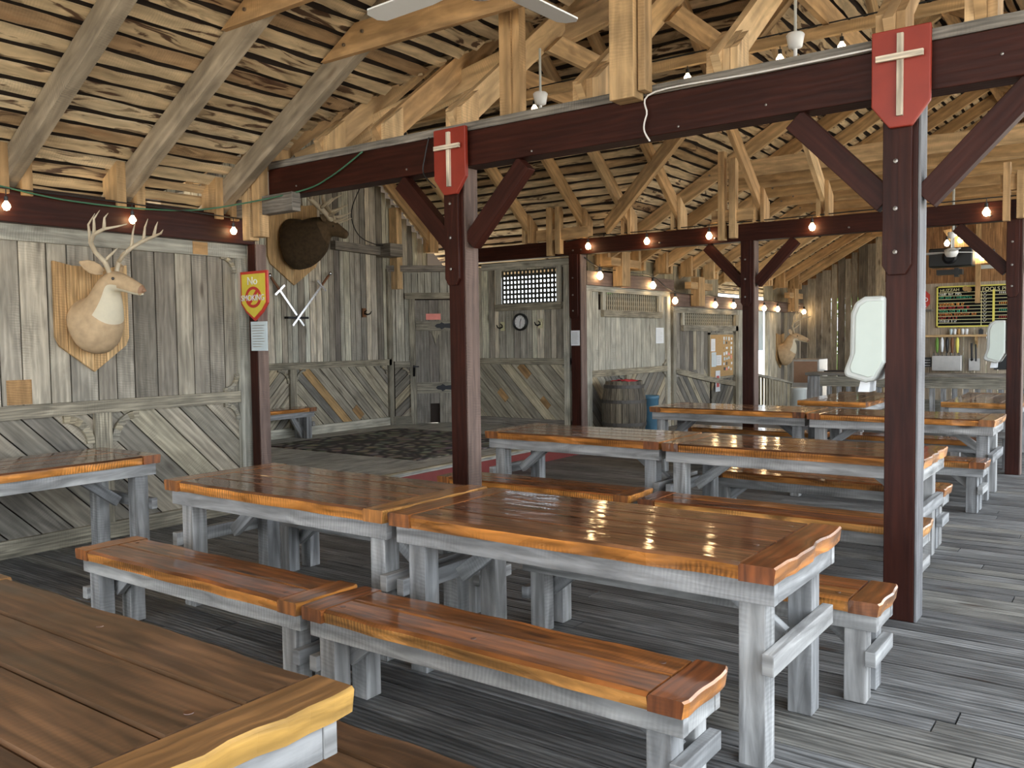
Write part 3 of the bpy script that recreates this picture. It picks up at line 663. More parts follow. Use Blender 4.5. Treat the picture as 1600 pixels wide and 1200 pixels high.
# transept trusses
def rafter_half(X, sg, label, tie=False, double=False, ph=.42):
    t = thing('jack_rafter', label, 'roof rafter', (X, 5.1 if sg < 0 else 11.0, 3.14), 'rafters standing on the near maroon beam' if sg < 0 else 'rafters standing on the far maroon beam')
    ye = YR + sg * 3.02; zo = -(RD / 2 + .012) / cT
    mb = MB(); mb.beam((X, ye, zT(ye) + zo), (X, YR + sg * .03, zT(YR) + zo), .055, RD); mb.build('rafter', m_raf, t)
    yb = 5.1 if sg < 0 else 11.0; zb = 3.147 if sg < 0 else 3.012
    for k, dx in enumerate((-.052, .052) if not double else (-.052, .052, .10)):
        y0, y1 = (yb - .07, yb + .17 - .03 * k) if sg < 0 else (yb - .14, yb + .07)
        h = ph - .06 * (k == 0); sl = (y1 - y0) * .78
        pts = [(y0, zb), (y1, zb), (y1, zb + h + (sl if sg < 0 else 0)), (y0, zb + h + (0 if sg < 0 else sl))]
        if sg < 0: pts = [(y0, zb), (y1, zb), (y1, min(zT(y1) - .02, zb + h + sl)), (y0, min(zT(y0) - .02, zb + h))]
        else: pts = [(y0, zb), (y1, zb), (y1, min(zT(y1) - .02, zb + .28)), (y0, min(zT(y0) - .02, zb + .28 + sl))]
        mb = MB(); mb.prism(pts, (X + dx - .0225, 0, 0), (0, 1, 0), (0, 0, 1), (1, 0, 0), .045, (0, 1)); mb.build('clasp_board', m_raf, t)
    if tie:
        mb = MB(); h = .18; a = h / .78; zt = 3.97; half = (ZR - zt - .27) / .78 + .05
        mb.prism([(YR - half, zt), (YR + half, zt), (YR + half - a, zt + h), (YR - half + a, zt + h)], (X + .03, 0, 0), (0, 1, 0), (0, 0, 1), (1, 0, 0), .045, (1, 0)); mb.build('collar_tie', m_raf, t)
    return t
for X, lb, dbl in ((-6.3, 'rafter at the far left end of the near maroon beam', 0), (-5.6, 'second rafter from the left on the near maroon beam', 0), (-4.93, 'rafter just left of the smaller red shield', 0), (-4.16, 'rafter directly above the smaller red shield', 0),
                   (-3.05, 'thickly clasped rafter left of the big hanging timber', 1), (-2.1, 'thickly clasped rafter right of the big hanging timber', 1), (-1.13, 'rafter above the larger red shield', 0), (-.70, 'rafter right of the larger red shield', 0), (.2, 'rafter at the right end of the near maroon beam', 0)):
    rafter_half(X, -1, lb, tie=X > -5.3, double=dbl)
for X, lb in ((-6.63, 'far side rafter at the left end of the far maroon beam'), (-5.9, 'second far side rafter, above the barrel post'), (-5.14, 'third far side rafter, midway over the barrel wall'), (-4.0, 'far side rafter right of the two brace post'), (-3.2, 'far side rafter midway between the braced post and the tall post'), (-2.2, 'far side rafter hidden beside the tall right post'), (-.6, 'far side rafter at the right edge of the photo'), (.4, 'far side rafter beyond the right edge')):
    rafter_half(X, 1, lb)
for i, X in enumerate((-9.6, -8.7, -7.6)):
    rafter_half(X, -1, ['near side rafter against the sword wall gable', 'near side rafter in the middle of the stage roof', 'near side rafter over the stage front'][i], tie=i == 2); rafter_half(X, 1, ['far side rafter against the sword wall gable', 'far side rafter over the plank door', 'far side rafter over the clock wall'][i])
mb = MB(); mb.box(-3.74, -3.64, 5.04, 5.14, 3.147, 4.02, axis=2); mb.box(-3.64, -3.58, 5.06, 5.14, 3.147, 3.95, axis=2); tag(mb.build('standing_post', m_raf), 'tall slim timber standing on the near beam left of the fan stem', 'timber post')
# valley rafters
for a, b, nm in (((-6.2, 5.32, 3.16), (-2.1, 7.95, 5.38), 'long valley rafter rising right from the top of the deer wall'), ((-6.2, 10.85, 3.13), (-2.1, 8.2, 5.38), 'far valley rafter rising from the barrel corner')):
    mb = MB(); mb.beam(a, b, .05, .22); mb.beam((a[0] + .04, a[1] - .05, a[2]), (b[0] + .04, b[1] - .05, b[2]), .05, .18)
    tag(mb.build('valley_rafter', m_raf), nm, 'rafter')
mb = MB(); mb.beam((-9.9, YR, ZR - .2), (1.9, YR, ZR - .2), .05, .22); tag(mb.build('ridge_board', m_raf), 'ridge board over the crossing', 'ridge board')
mb = MB(); mb.beam((XR, -6.3, ZR - .2), (XR, 21.4, ZR - .2), .05, .2); tag(mb.build('ridge_board', m_raf), 'ridge board running away over the tables', 'ridge board')
mb = MB(); mb.beam((-7.4, 7.03, 3.92), (1.2, 7.03, 3.92), .05, .08)
tag(mb.build('roof_purlin', m_raf), 'long thin purlin carrying the high string of bulbs', 'purlin')
# ------------------------------------------------------------------ maroon frame
def maroon_beam(name, label, p0, p1, w, h):
    t = thing(name, label, 'beam', p0)
    mb = MB(); mb.beam(p0, p1, w, h); mb.build('painted_face', m_maroon, t, bevel=.006)
    return t
b1 = maroon_beam('support_beam', 'long maroon beam bearing the two red shields', (-6.27, 5.1, 2.955), (1.6, 5.1, 2.955), .17, .25)
mb = MB(); mb.beam((-6.27, 5.1, 3.115), (1.6, 5.1, 3.115), .16, .06); q = mb.build('top_plate', m_grey, b1); q['label'] = 'unpainted grey plate on top'
b2 = maroon_beam('support_beam', 'far maroon beam with glowing bulbs along it', (-9.0, 11.0, 2.90), (1.6, 11.0, 2.90), .16, .22)
b3 = maroon_beam('support_beam', 'maroon beam along the top of the deer wall', (-6.72, -2.3, 2.585), (-6.72, 5.15, 2.585), .14, .25)
b4 = maroon_beam('support_beam', 'faded maroon beam above the barrel wall', (-6.74, 11.1, 2.46), (-6.74, 14.05, 2.46), .12, .21)
b5 = maroon_beam('support_beam', 'lower faded beam above the cork board wall', (-6.74, 14.1, 2.22), (-6.74, 21.2, 2.22), .12, .23)
for b in (b4, b5): b.children[0].data.materials[0] = m_browng
mb = MB()
for X in (-6.8, -6.66, -6.5, -5.4, -4.6, -2.9, -1.4): mb.lathe((X, 10.9, 2.85 + .03 * (X % .3)), [(0, 0), (.012, .003), (.012, .02)], 8, 'y')
mb.build('bolts', m_metal, b2)
mb = MB()
for X, Z in ((-5.9, 2.9), (-4.62, 2.88), (-3.45, 2.86), (-2.35, 2.86), (-1.8, 2.9), (-.6, 2.95)): mb.lathe((X, 5.005, Z), [(0, 0), (.008, .003), (.008, .02)], 8, 'y')
mb.build('bolts', m_metal, b1)
def post(X, Y, w, ztop, label, side, knees, zcap=2.35, kl=.55, z0=0):
    t = thing('support_post', label, 'post', (X, Y, z0))
    mb = MB(); mb.box(X - w / 2, X + w / 2 - .014, Y - w / 2, Y + w / 2, z0, ztop, axis=2); mb.build('post_core', m_maroon, t, bevel=.004)
    mb = MB(); mb.box(X + w / 2 - .013, X + w / 2, Y - w / 2 + .004, Y + w / 2 - .004, z0, ztop, axis=2); mb.build('side_face', side, t, bevel=.003)
    if zcap:
        mb = MB(); a = w / 2 + .012
        mb.prism([(-a, zcap), (-a + .03, zcap - .05), (a - .08, zcap - .05), (a - .05, zcap), (a - .05, ztop), (-a, ztop)], (X, Y - w / 2 - .001, 0), (1, 0, 0), (0, 0, 1), (0, -1, 0), .03, (0, 1)); mb.build('face_board', m_maroon, t, bevel=.003)
        mb = MB()
        for z in (zcap + .07, zcap + .3, zcap + .55): mb.lathe((X - .03, Y - w / 2 - .045, z), [(0, 0), (.012, .003), (.012, .02)], 8, 'y')
        mb.build('bolts', m_metal, t)
    for sg in knees:
        mb = MB(); x0 = X + sg * (w / 2 - .01)
        mb.beam((x0 + sg * .02, Y - .01, ztop - kl), (x0 + sg * (kl - .03), Y - .01, ztop - .03), .09, .13, cut0=0, cut1=0); mb.build('knee_brace', m_maroon, t, bevel=.004)
    return t
post(-1.055, 5.1, .17, 2.83, 'tall maroon post under the larger red shield, front right', m_strip, (-1, 1), zcap=1.93)
post(-4.14, 5.1, .16, 2.83, 'maroon post under the smaller red shield, behind the long tables', m_browng, (-1, 1), zcap=2.02)
post(-6.62, 5.14, .12, 2.46, 'maroon corner post at the end of the deer wall', m_browng, (), zcap=None)
post(-6.76, 11.0, .17, 2.79, 'dark maroon post beside the barrel', m_browng, (), zcap=1.9)
post(-4.15, 11.0, .16, 2.79, 'maroon post with two knee braces in front of the bright opening', m_browng, (-1, 1), zcap=2.0)
post(-1.15, 11.0, .15, 2.79, 'dark maroon post at the right edge before the menu board', m_browng, (-1, 1), zcap=2.0)
# hanging posts
def hanging_post(X, Y, w, z0, z1, label, block=None, gap=.06):
    t = thing('hanging_post', label, 'timber post', (X, Y, z0), None)
    for k, dx in enumerate((-w / 2 - gap / 2, w / 2 + gap / 2)):
        mb = MB(); mb.box(X + dx - w / 2, X + dx + w / 2, Y - .05, Y + .05, z0 + .02 * k, z1 - .1 * k, axis=2); mb.build('hanging_plank', m_raf, t, bevel=.004)
    if block:
        mb = MB(); mb.box(*block); mb.build('cross_block', m_grey if 'left end' in label else m_raf, t, bevel=.004)
    return t
hanging_post(-6.38, 4.95, .10, 2.47, 3.36, 'hanging timber at the left end of the near maroon beam', (-6.62, -5.86, 4.93, 5.02, 2.68, 2.84), gap=.04)
mb = MB(); mb.box(-2.75, -2.58, 4.86, 5.0, 3.05, 4.5, axis=2); mb.box(-2.57, -2.52, 4.90, 5.0, 3.09, 4.5, axis=2)
tag(mb.build('hanging_post', m_raf, bevel=.005), 'thick hanging timber at the middle of the near maroon beam', 'timber post')
hanging_post(-7.08, 10.86, .09, 2.79, 3.95, 'hanging timber with a cross block above the clock wall', (-7.4, -6.5, 10.84, 10.92, 3.02, 3.18))
hanging_post(-4.40, 10.86, .09, 2.81, 3.95, 'hanging timber with a cross block beside the two brace post', (-4.62, -4.05, 10.84, 10.92, 3.05, 3.2))
hanging_post(-1.17, 10.86, .07, 2.77, 3.4, 'hanging timber at the right edge of the far beam', (-1.3, -1.0, 10.84, 10.92, 3.1, 3.27))
# small hanging blocks over the left aisle
for Y, lb in ((12.05, 'short block hanging over the barrel wall beam'), (14.9, 'short block over the cork board wall beam'), (20.2, 'cross shaped block above the far deer head')):
    z = 2.46 if Y < 14 else 2.22
    mb = MB(); mb.box(-6.66, -6.5, Y - .2, Y + .06, z - .1, z + .42, axis=2); mb.box(-6.64, -6.52, Y - .5, Y + .45, z + .2, z + .32, axis=1)
    tag(mb.build('plate_block', m_raf), lb, 'timber block')
# ------------------------------------------------------------------ shields
def shield(X, Y, w, z0, z1, label):
    t = thing('red_shield', label, 'shield', (X, Y, z0), 'red shields on the posts')
    a = w / 2; c = .09
    mb = MB(); mb.prism([(-a, z1), (a, z1), (a, z0 + c + .03), (a - c, z0), (-a + c, z0), (-a, z0 + c + .03)], (X, Y, 0), (1, 0, 0), (0, 0, 1), (0, -1, 0), .035, (0, 1)); mb.build('shield_board', m_red, t, bevel=.006)
    h = z1 - z0
    mb = MB(); mb.box(X - .016, X + .016, Y - .055, Y - .035, z0 + .055, z1 - .03, axis=2); mb.build('cross_upright', m_crossw, t, bevel=.002)
    mb = MB(); mb.box(X - a * .80, X + a * .80, Y - .075, Y - .055, z1 - h * .33, z1 - h * .33 + .032, axis=0); mb.build('cross_bar', m_crossw, t, bevel=.002)
shield(-4.14, 4.985, .30, 2.63, 3.11, 'smaller red shield with a wooden cross, above the middle post')
shield(-1.06, 4.985, .29, 2.65, 3.16, 'larger red shield with a wooden cross, upper right')

# ------------------------------------------------------------------ tables and benches
rt_ = random.Random(40)
def top_part(x0, x1, y0, y1, z, t, n, seed, wob=.020, along='x', mats=None, taper=0):
    """long planks between x0..x1; outer edges live"""
    mb = MB(); w = (y1 - y0) / n; N = 26
    for k in range(n):
        a = y0 + w * k + (.0025 if k else 0); b = y0 + w * (k + 1) - (.0025 if k < n - 1 else 0)
        idx = len(mb.v); ou, ov = random.random() * 9, random.random() * 9
        for i in range(N + 1):
            x = x0 + (x1 - x0) * i / N
            ea = -abs(mnoise.noise(V(x * 2.2, seed, k)) * wob * 1.6) if k == 0 else 0
            eb = abs(mnoise.noise(V(x * 2.2, seed + 7, k)) * wob * 1.6) if k == n - 1 else 0
            ua = -mnoise.noise(V(x * 6, seed + 3, 0)) * wob * .5 if k == 0 else 0
            la = .5 if k == 0 else 0; lb = .5 if k == n - 1 else 0
            zz = z + mnoise.noise(V(x * 1.1, seed + k * 3, 2)) * .0012
            A = a - ea; B = b - eb
            ch = .007
            pts = [(A + ch, zz), (B - ch, zz), (B, zz - ch), (B - lb * .006, z - t), (A + la * .006, z - t), (A, zz - ch)]
            if k == 0: pts[5] = (A - .004 + ua, zz - ch * 1.6); pts[0] = (A + ch + .004, zz)
            mb.v += [V(x, q[0], q[1]) for q in pts]
        cum = [0, w, w + .01, w + .01 + t, 2 * w + .01 + t, 2 * w + .01 + 2 * t, 2 * w + .02 + 2 * t]
        for i in range(N):
            u0 = ou + (x1 - x0) * i / N; u1 = ou + (x1 - x0) * (i + 1) / N
            for j in range(6):
                j2 = (j + 1) % 6; q = idx + i * 6
                m_ = 0
                if k == 0 and j in (4, 5): m_ = 1 if j == 4 else 0
                if k == n - 1 and j in (1, 2): m_ = 1 if j == 2 else 0
                mb.poly((q + j, q + 6 + j, q + 6 + j2, q + j2), ((u0, ov + cum[j]), (u1, ov + cum[j]), (u1, ov + cum[j + 1]), (u0, ov + cum[j + 1])), m_)
        cu = [(ou + q[1] * 1.0, ov + q[0] * .6) for q in pts]
        mb.poly([idx + j for j in range(6)], cu, 0); e = idx + N * 6
        mb.poly([e + j for j in range(6)][::-1], cu[::-1], 0)
    return mb
def end_part(xa, xb, y0, y1, z, t, seed, outer, wob=.018):
    """end board running along Y with a live outer edge"""
    mb = MB(); N = 12; idx = 0; ou, ov = random.random() * 9, random.random() * 9
    for i in range(N + 1):
        y = y0 + (y1 - y0) * i / N
        e = abs(mnoise.noise(V(y * 5, seed, 1))) * wob * 1.5
        a, b = (xa + e, xb) if outer < 0 else (xa, xb - e)
        fr = min(i, N - i) / N; rr = .012 * max(0, 1 - fr * 10)
        if outer < 0: a += rr
        else: b -= rr
        ch = .007
        pts = [(a + ch, z), (b - ch, z), (b, z - ch), (b - (.008 if outer > 0 else 0), z - t), (a + (.008 if outer < 0 else 0), z - t), (a, z - ch)]
        mb.v += [V(q[0], y, q[1]) for q in pts]
    w = xb - xa; cum = [0, w, w + .01, w + .01 + t, 2 * w + .01 + t, 2 * w + .01 + 2 * t, 2 * w + .02 + 2 * t]
    for i in range(N):
        u0 = ou + (y1 - y0) * i / N; u1 = ou + (y1 - y0) * (i + 1) / N
        for j in range(6):
            j2 = (j + 1) % 6; q = i * 6
            m_ = 1 if (outer > 0 and j in (1, 2)) or (outer < 0 and j in (4, 5)) else 0
            mb.poly((q + j, q + j2, q + 6 + j2, q + 6 + j), ((u0, ov + cum[j]), (u0, ov + cum[j + 1]), (u1, ov + cum[j + 1]), (u1, ov + cum[j])), m_)
    cu = [(ou + q[1] * 1.5, ov + q[0] * 1.0) for q in pts]; mb.poly([j for j in range(6)][::-1], cu[::-1], 0); e = N * 6; mb.poly([e + j for j in range(6)], cu, 0)
    return mb
def furniture(name, label, cat, group, x0, y0, L, Wd, z, t, leg, n, seed, bench, mats=(None, None, None), rot=False, base=0):
    mt, me_, men = mats[0] or (m_top2 if bench else m_top), mats[1] or m_edge, mats[2] or m_endb
    o = thing(name, label, cat, (0, 0, 0), group)
    eb = .15 if not bench else .14
    tpm = top_part(eb, L - eb, 0, Wd, z, t, n, seed)
    end_part(0, eb - .003, -.004, Wd + .004, z + .001, t, seed + 20, -1).build('end_board', [men, me_], o)
    end_part(L - eb + .003, L, -.004, Wd + .004, z + .001, t, seed + 31, 1).build('end_board', [men, me_], o)
    ah = .085 if not bench else .075; ins = .035 if not bench else .03; zt = z - t - .001
    mb = MB()
    mb.box(.03, L - .03, ins, ins + .04, zt - ah, zt, axis=0); mb.box(.03, L - .03, Wd - ins - .04, Wd - ins, zt - ah, zt, axis=0)
    mb.box(.032, .07, ins + .042, Wd - ins - .042, zt - ah, zt - .002, axis=1); mb.box(L - .07, L - .032, ins + .042, Wd - ins - .042, zt - ah, zt - .002, axis=1)
    mb.build('apron', m_leg, o, bevel=.003)
    li = .075
    for ex in (li, L - li - leg):
        for ly in ((.07, Wd - .19) if not bench else (.04, Wd - .04 - leg)):
            mb = MB(); mb.box(ex, ex + leg, ly, ly + leg, base, zt - .001, axis=2); mb.build('leg', m_leg, o, bevel=.004)
    zs = .36 if not bench else .17; sh = .08 if not bench else .065
    for sg, ex in ((-1, li - .045), (1, L - li)):
        mb = MB(); mb.box(ex, ex + .045, .03 if not bench else .02, Wd - .05 if not bench else Wd - .02, zs, zs + sh, axis=1); mb.build('stretcher', m_leg, o, bevel=.004)
        xc = li + leg / 2 if sg < 0 else L - li - leg / 2; yc = Wd / 2
        ln = .40 if not bench else .24
        mb = MB(); mb.beam((xc, yc, zs + .03), (xc - sg * ln, yc, zt - .005), .045, .075, up=(0, 0, 1)); mb.build('brace', m_leg, o, bevel=.003)
    mb = tpm
    for k in range(n):
        for px in ((eb + .07, L - eb - .07) if (k + seed) % 2 else (eb + .06, L * .5)):
            mb.lathe((px + rt_.uniform(-.04, .04), Wd * (k + .5) / n, z + .0004), [(.012, 0), (.0115, .0012), (0, .0012)], 12, mi=2)
    mb.build('seat_planks' if bench else 'tabletop', [mt, me_, m_plug], o)
    if rot:
        # turned a quarter: length runs along Y
        R = Matrix.Rotation(math.pi / 2, 4, 'Z') @ Matrix.Translation((0, -Wd, 0))
        for ch in o.children: ch.data.transform(R)
    o.location = (x0, y0, 0)
    return o
TG = 'long varnished tables in rows'; BG = 'varnished benches beside the tables'
kT = dict(z=.76, t=.062, leg=.10, n=4, bench=False)
kB = dict(z=.45, t=.056, leg=.09, n=2, bench=True)
def table(lbl, x0, y0, L=1.84, seed=1, **k):
    a = dict(kT); a.update(k); return furniture('picnic_table', lbl, 'table', TG, x0, y0, L, .80, seed=seed, **a)
def bench(lbl, x0, y0, L=1.82, Wd=.35, seed=1, **k):
    a = dict(kB); a.update(k); return furniture('wooden_bench', lbl, 'bench', BG, x0, y0, L, Wd, seed=seed, **a)
WORN = (m_topw, m_edgew, m_endw)
table('worn brown table cut off at the lower left corner', -3.31, .58, 1.85, seed=3, mats=WORN)
bench('bench at the bottom edge behind the worn corner table', -2.97, 1.44, 1.84, .30, seed=4, mats=(m_topw, None, None))
table('glossy table in the middle, left of the one with the lattice reflection', -4.705, 2.93, 1.825, seed=5)
table('largest glossy table, its right end at the centre of the photo', -2.87, 2.925, 1.87, seed=8)
bench('bench in front of the left middle table', -4.74, 2.405, 1.855, seed=9)
bench('front bench with the wavy orange edge, nearest the camera', -2.875, 2.40, 1.775, seed=12)
bench('bench mostly hidden behind the left middle table', -4.83, 3.78, 1.85, seed=13)
bench('bench behind the largest table, its right end beside the tall post', -2.72, 3.74, 1.87, seed=15)
table('second row table right of the middle post', -4.70, 6.03, 1.715, seed=17)
table('second row table passing behind the tall right post', -2.975, 6.0, 1.87, seed=19)
bench('bench in front of the second row left table', -4.70, 5.38, 1.80, .38, seed=22)
bench('bench in front of the second row right table', -2.83, 5.33, 1.84, .36, seed=24)
bench('bench behind the second row right table, end beyond the tall post', -2.95, 6.80, 1.83, .30, seed=26)
table('third row table left, before the barrel wall opening', -4.66, 9.10, 1.83, seed=28)
table('third row table right, behind the tall right post', -2.82, 9.02, 1.74, seed=30)
bench('bench in front of the third row right table', -2.85, 8.36, 1.78, seed=33)
bench('bench behind the third row left table', -4.65, 9.97, 1.75, .33, seed=35)
bench('bench behind the third row right table', -2.85, 10.03, 1.62, .36, seed=37)
table('end-on table in front of the white bucket', -3.46, 10.75, 2.0, seed=39, rot=True)
table('end-on table below the menu board', -1.92, 11.2, 2.0, seed=41, rot=True)
table('table against the deer wall at the left edge', -6.6, 1.75, 1.86, seed=43, rot=True)
sb = bench('small bench against the sword wall on the stage', -9.85, 6.6, 1.75, .35, seed=45, rot=True, z=.64, base=.2)
for ch in sb.children:
    if ch.name.startswith('stretcher'): ch.location.z = .2
# lattice-like worn patch is a reflection, nothing to build

# ------------------------------------------------------------------ bulbs and cables
def bulb(X, Y, Z, label, mat, group, r=.028, hang=.05):
    t = thing('string_bulb', label, 'light bulb', (X, Y, Z), group)
    mb = MB(); mb.lathe((X, Y, Z), [(0, -r * 1.25), (r * .6, -r * 1.05), (r, -r * .3), (r * .95, r * .2), (r * .5, r * .9), (r * .38, r * 1.2)], 14); mb.build('glass_globe', mat, t, smooth=True)
    mb = MB(); mb.lathe((X, Y, Z), [(r * .45, r * 1.15), (r * .5, r * 1.2), (r * .5, r * 2.3), (r * .15, r * 2.5)], 10); mb.tube([(X, Y, Z + r * 2.4), (X, Y, Z + r * 2.4 + hang)], .004, 5); mb.build('socket', m_black, t)
def cable(name, label, pts, r, mat):
    # smooth the polyline
    P = [Vector(p) for p in pts]; out = []
    for i in range(len(P) - 1):
        a = P[max(i - 1, 0)]; b = P[i]; c = P[i + 1]; d = P[min(i + 2, len(P) - 1)]
        for k in range(6):
            t = k / 6; out.append(.5 * ((2 * b) + (c - a) * t + (2 * a - 5 * b + 4 * c - d) * t * t + (3 * b - a - 3 * c + d) * t ** 3))
    out.append(P[-1]); mb = MB(); mb.tube(out, r, 6); return tag(mb.build(name, mat, smooth=True), label, 'cable')
g1 = 'bulbs on the deer wall beam'
for (Y, lb) in ((2.96, 'glowing bulb at the left edge of the deer wall beam'), (3.92, 'glowing bulb above the right antler of the deer'), (4.88, 'glowing bulb above the no smoking sign')): bulb(-6.6, Y, 2.565, lb, m_bulb, g1)
for (X, lb) in ((-6.51, 'leftmost glowing bulb on the far maroon beam'), (-5.57, 'second glowing bulb from the left on the far beam'), (-4.66, 'third glowing bulb on the far beam, left of the braced post'), (-3.32, 'glowing bulb on the far beam just left of the tall right post'), (-1.43, 'glowing bulb on the far beam near the right edge')): bulb(X, 10.86, 2.89, lb, m_bulb, 'bulbs on the far beam', r=.04)
for i, (Y, Z) in enumerate(((11.38, 2.5), (12.21, 2.45), (13.12, 2.43), (13.96, 2.2), (15.71, 2.17), (16.63, 2.18), (18.35, 2.16), (19.2, 2.16), (20.15, 2.18), (21.05, 2.13))):
    bulb(-6.62, Y, Z, 'glowing bulb on the low string along the left aisle, %s from the barrel post' % ords[i], m_bulb, 'bulbs of the low aisle string', r=.05)
for i, (X, Z) in enumerate(((-6.49, 3.73), (-4.8, 3.78), (-4.0, 3.78), (-3.21, 3.78), (-2.73, 3.77), (-2.41, 3.78), (-1.93, 3.78), (-1.06, 3.73))):
    bulb(X, 7.03, Z, 'small bulb hanging from the high purlin, %s from the left' % ords[i], m_bulbw, 'bulbs on the high purlin', r=.032)
cable('bulb_string', 'black bulb string running along the deer wall beam', [(-6.6, 2.0, 2.66), (-6.6, 2.96, 2.69), (-6.6, 3.92, 2.69), (-6.6, 4.88, 2.68), (-6.55, 5.0, 2.66)], .006, m_black)
cable('bulb_string', 'black bulb string along the far maroon beam', [(-6.9, 10.88, 2.98), (-6.51, 10.87, 3.02), (-5.57, 10.87, 3.03), (-4.66, 10.87, 3.03), (-3.32, 10.87, 3.03), (-1.43, 10.87, 3.04), (-.6, 10.87, 3.03)], .007, m_black)
cable('bulb_string', 'black bulb string drooping along the left aisle', [(-6.66, 11.0, 2.75), (-6.62, 11.38, 2.62), (-6.62, 12.21, 2.6), (-6.62, 13.12, 2.57), (-6.62, 13.96, 2.35), (-6.62, 15.71, 2.33), (-6.62, 18.35, 2.32), (-6.62, 21.05, 2.28)], .008, m_black)
cable('bulb_string', 'bulb string lying along the high purlin', [(-6.9, 7.03, 3.97), (-4.8, 7.03, 3.98), (-2.4, 7.03, 3.98), (1.0, 7.03, 3.98)], .006, m_black)
cable('green_cord', 'green cord drooping from the deer wall beam to the near maroon beam', [(-6.6, 2.4, 2.76), (-6.6, 2.92, 2.70), (-6.6, 3.42, 2.655), (-6.6, 4.08, 2.665), (-6.58, 4.63, 2.73), (-5.84, 4.98, 2.84), (-5.43, 4.98, 2.92), (-5.06, 4.98, 3.07)], .007, m_green)
cable('white_wire', 'white wire hanging down over the near maroon beam', [(-1.0, 4.98, 3.09), (-1.8, 4.99, 3.085), (-2.5, 4.99, 3.09), (-2.55, 4.98, 2.96), (-2.57, 4.98, 2.87), (-2.53, 4.98, 2.79)], .006, m_wire)
cable('black_wire', 'black wire looping beside the elk head', [(-9.0, 8.9, 3.9), (-9.5, 9.1, 3.5), (-9.7, 9.4, 3.2), (-9.75, 9.8, 3.08), (-9.75, 10.3, 3.08)], .008, m_black)
cable('black_wire', 'black wire hanging beside the smaller red shield', [(-4.36, 4.98, 3.08), (-4.40, 4.98, 2.95), (-4.42, 4.98, 2.82), (-4.3, 4.98, 2.7)], .005, m_black)
# round bar lights
mbp = [(-2.56, 3.22), (-2.48, 3.1), (-2.68, 3.06), (-2.26, 2.95), (-2.32, 2.88), (-2.23, 2.84), (-2.17, 2.88), (-2.16, 2.79), (-2.08, 2.86), (-2.0, 2.8), (-2.36, 2.78)]
for i, (X, Z) in enumerate(mbp): bulb(X, 16.0, Z, 'round bulb in the cluster above the menu board, %s from its top' % ords[i], m_bulbc, 'cluster of round bulbs over the bar', r=.045, hang=.02)
mb = MB(); mb.prism([(-2.75, 3.28), (-2.5, 3.32), (-1.85, 2.72), (-2.4, 2.68)], (0, 16.08, 0), (1, 0, 0), (0, 0, 1), (0, -1, 0), .02); tag(mb.build('lamp_panel', m_plaque), 'tan panel carrying the cluster of round bulbs over the bar', 'panel')
# ------------------------------------------------------------------ fans
def ceiling_fan(X, Y, zc, zb, label, R=.6, n=4, a0=.3, rod=True):
    t = thing('ceiling_fan', label, 'ceiling fan', (X, Y, zc), None)
    mb = MB(); mb.lathe((X, Y, zc), [(.02, -.09), (.045, -.08), (.06, 0), (.05, .012), (0, .012)], 18); mb.build('canopy', m_fan, t, smooth=True)
    mb = MB(); mb.tube([(X, Y, zb), (X, Y, zc - .05)], .013, 10); mb.build('downrod', m_fan, t)
    mb = MB(); mb.lathe((X, Y, zb), [(0, -.12), (.07, -.11), (.1, -.05), (.1, 0), (.03, .03)], 20); mb.build('motor_housing', m_fan, t, smooth=True)
    for k in range(n):
        a = a0 + 2 * math.pi * k / n; d = V(math.cos(a), math.sin(a), 0); s = V(-math.sin(a), math.cos(a), .12)
        mb = MB(); w = .065; mb.prism([(.1, -w * .5), (R * .5, -w), (R * .95, -w), (R, -w * .5), (R, w * .5), (R * .95, w), (R * .5, w), (.1, w * .5)], (X, Y, zb - .04), d, s.normalized(), d.cross(s).normalized(), .008, (1, 0)); mb.build('fan_blade', m_fan, t)
    return t
ceiling_fan(-3.97, 5.9, 3.53, 3.2, 'white ceiling fan stem showing above the beam left of centre', R=.5)
ceiling_fan(-1.92, 5.9, 3.56, 3.2, 'white ceiling fan stem showing above the beam left of the larger shield', R=.5)
ceiling_fan(-2.45, 15.0, 3.12, 2.86, 'small white ceiling fan in front of the black projector', R=.55, n=3, a0=2.9)
f4 = ceiling_fan(-2.40, 3.10, 3.6, 3.19, 'near white ceiling fan whose blades cut the top edge of the photo', R=.70, n=4, a0=1.52)
mb = MB(); mb.tube([(-2.42, 3.05, 3.5), (-2.42, 3.05, 3.76)], .013, 8); mb.build('downrod', m_fan, f4)
for (X, Y, z, lb) in ((-3.97, 5.9, 3.54, 'thin rod above the left beam fan'), (-1.92, 5.9, 3.57, 'thin rod above the right beam fan')):
    mb = MB(); mb.tube([(X, Y, z), (X, Y, z + .35)], .01, 8); tag(mb.build('fan_hanger', m_white), lb, 'fan hanger')

# ------------------------------------------------------------------ deer and elk
def loft(rings, n=16, matfn=None):
    """rings: (centre, dir, side-radius, up-radius)"""
    mb = MB()
    for (c, d, ra, rb) in rings:
        c = Vector(c); d = Vector(d).normalized(); s = d.cross(V(0, 0, 1)); s = s.normalized() if s.length > .1 else V(0, 1, 0); u = s.cross(d).normalized()
        for k in range(n):
            th = 2 * math.pi * k / n; mb.v.append(c + s * (ra * math.cos(th)) + u * (rb * math.sin(th)))
    for i in range(len(rings) - 1):
        for k in range(n):
            k2 = (k + 1) % n; mid = math.sin(2 * math.pi * (k + .5) / n)
            mb.poly((i * n + k, i * n + k2, (i + 1) * n + k2, (i + 1) * n + k), ((i, k), (i, k + 1), (i + 1, k + 1), (i + 1, k)), matfn(i, mid) if matfn else 0)
    mb.poly(list(range(n))[::-1], [(0, 0)] * n, 0); e = (len(rings) - 1) * n; mb.poly([e + k for k in range(n)], [(0, 0)] * n, matfn(len(rings) - 2, 0) if matfn else 0)
    return mb
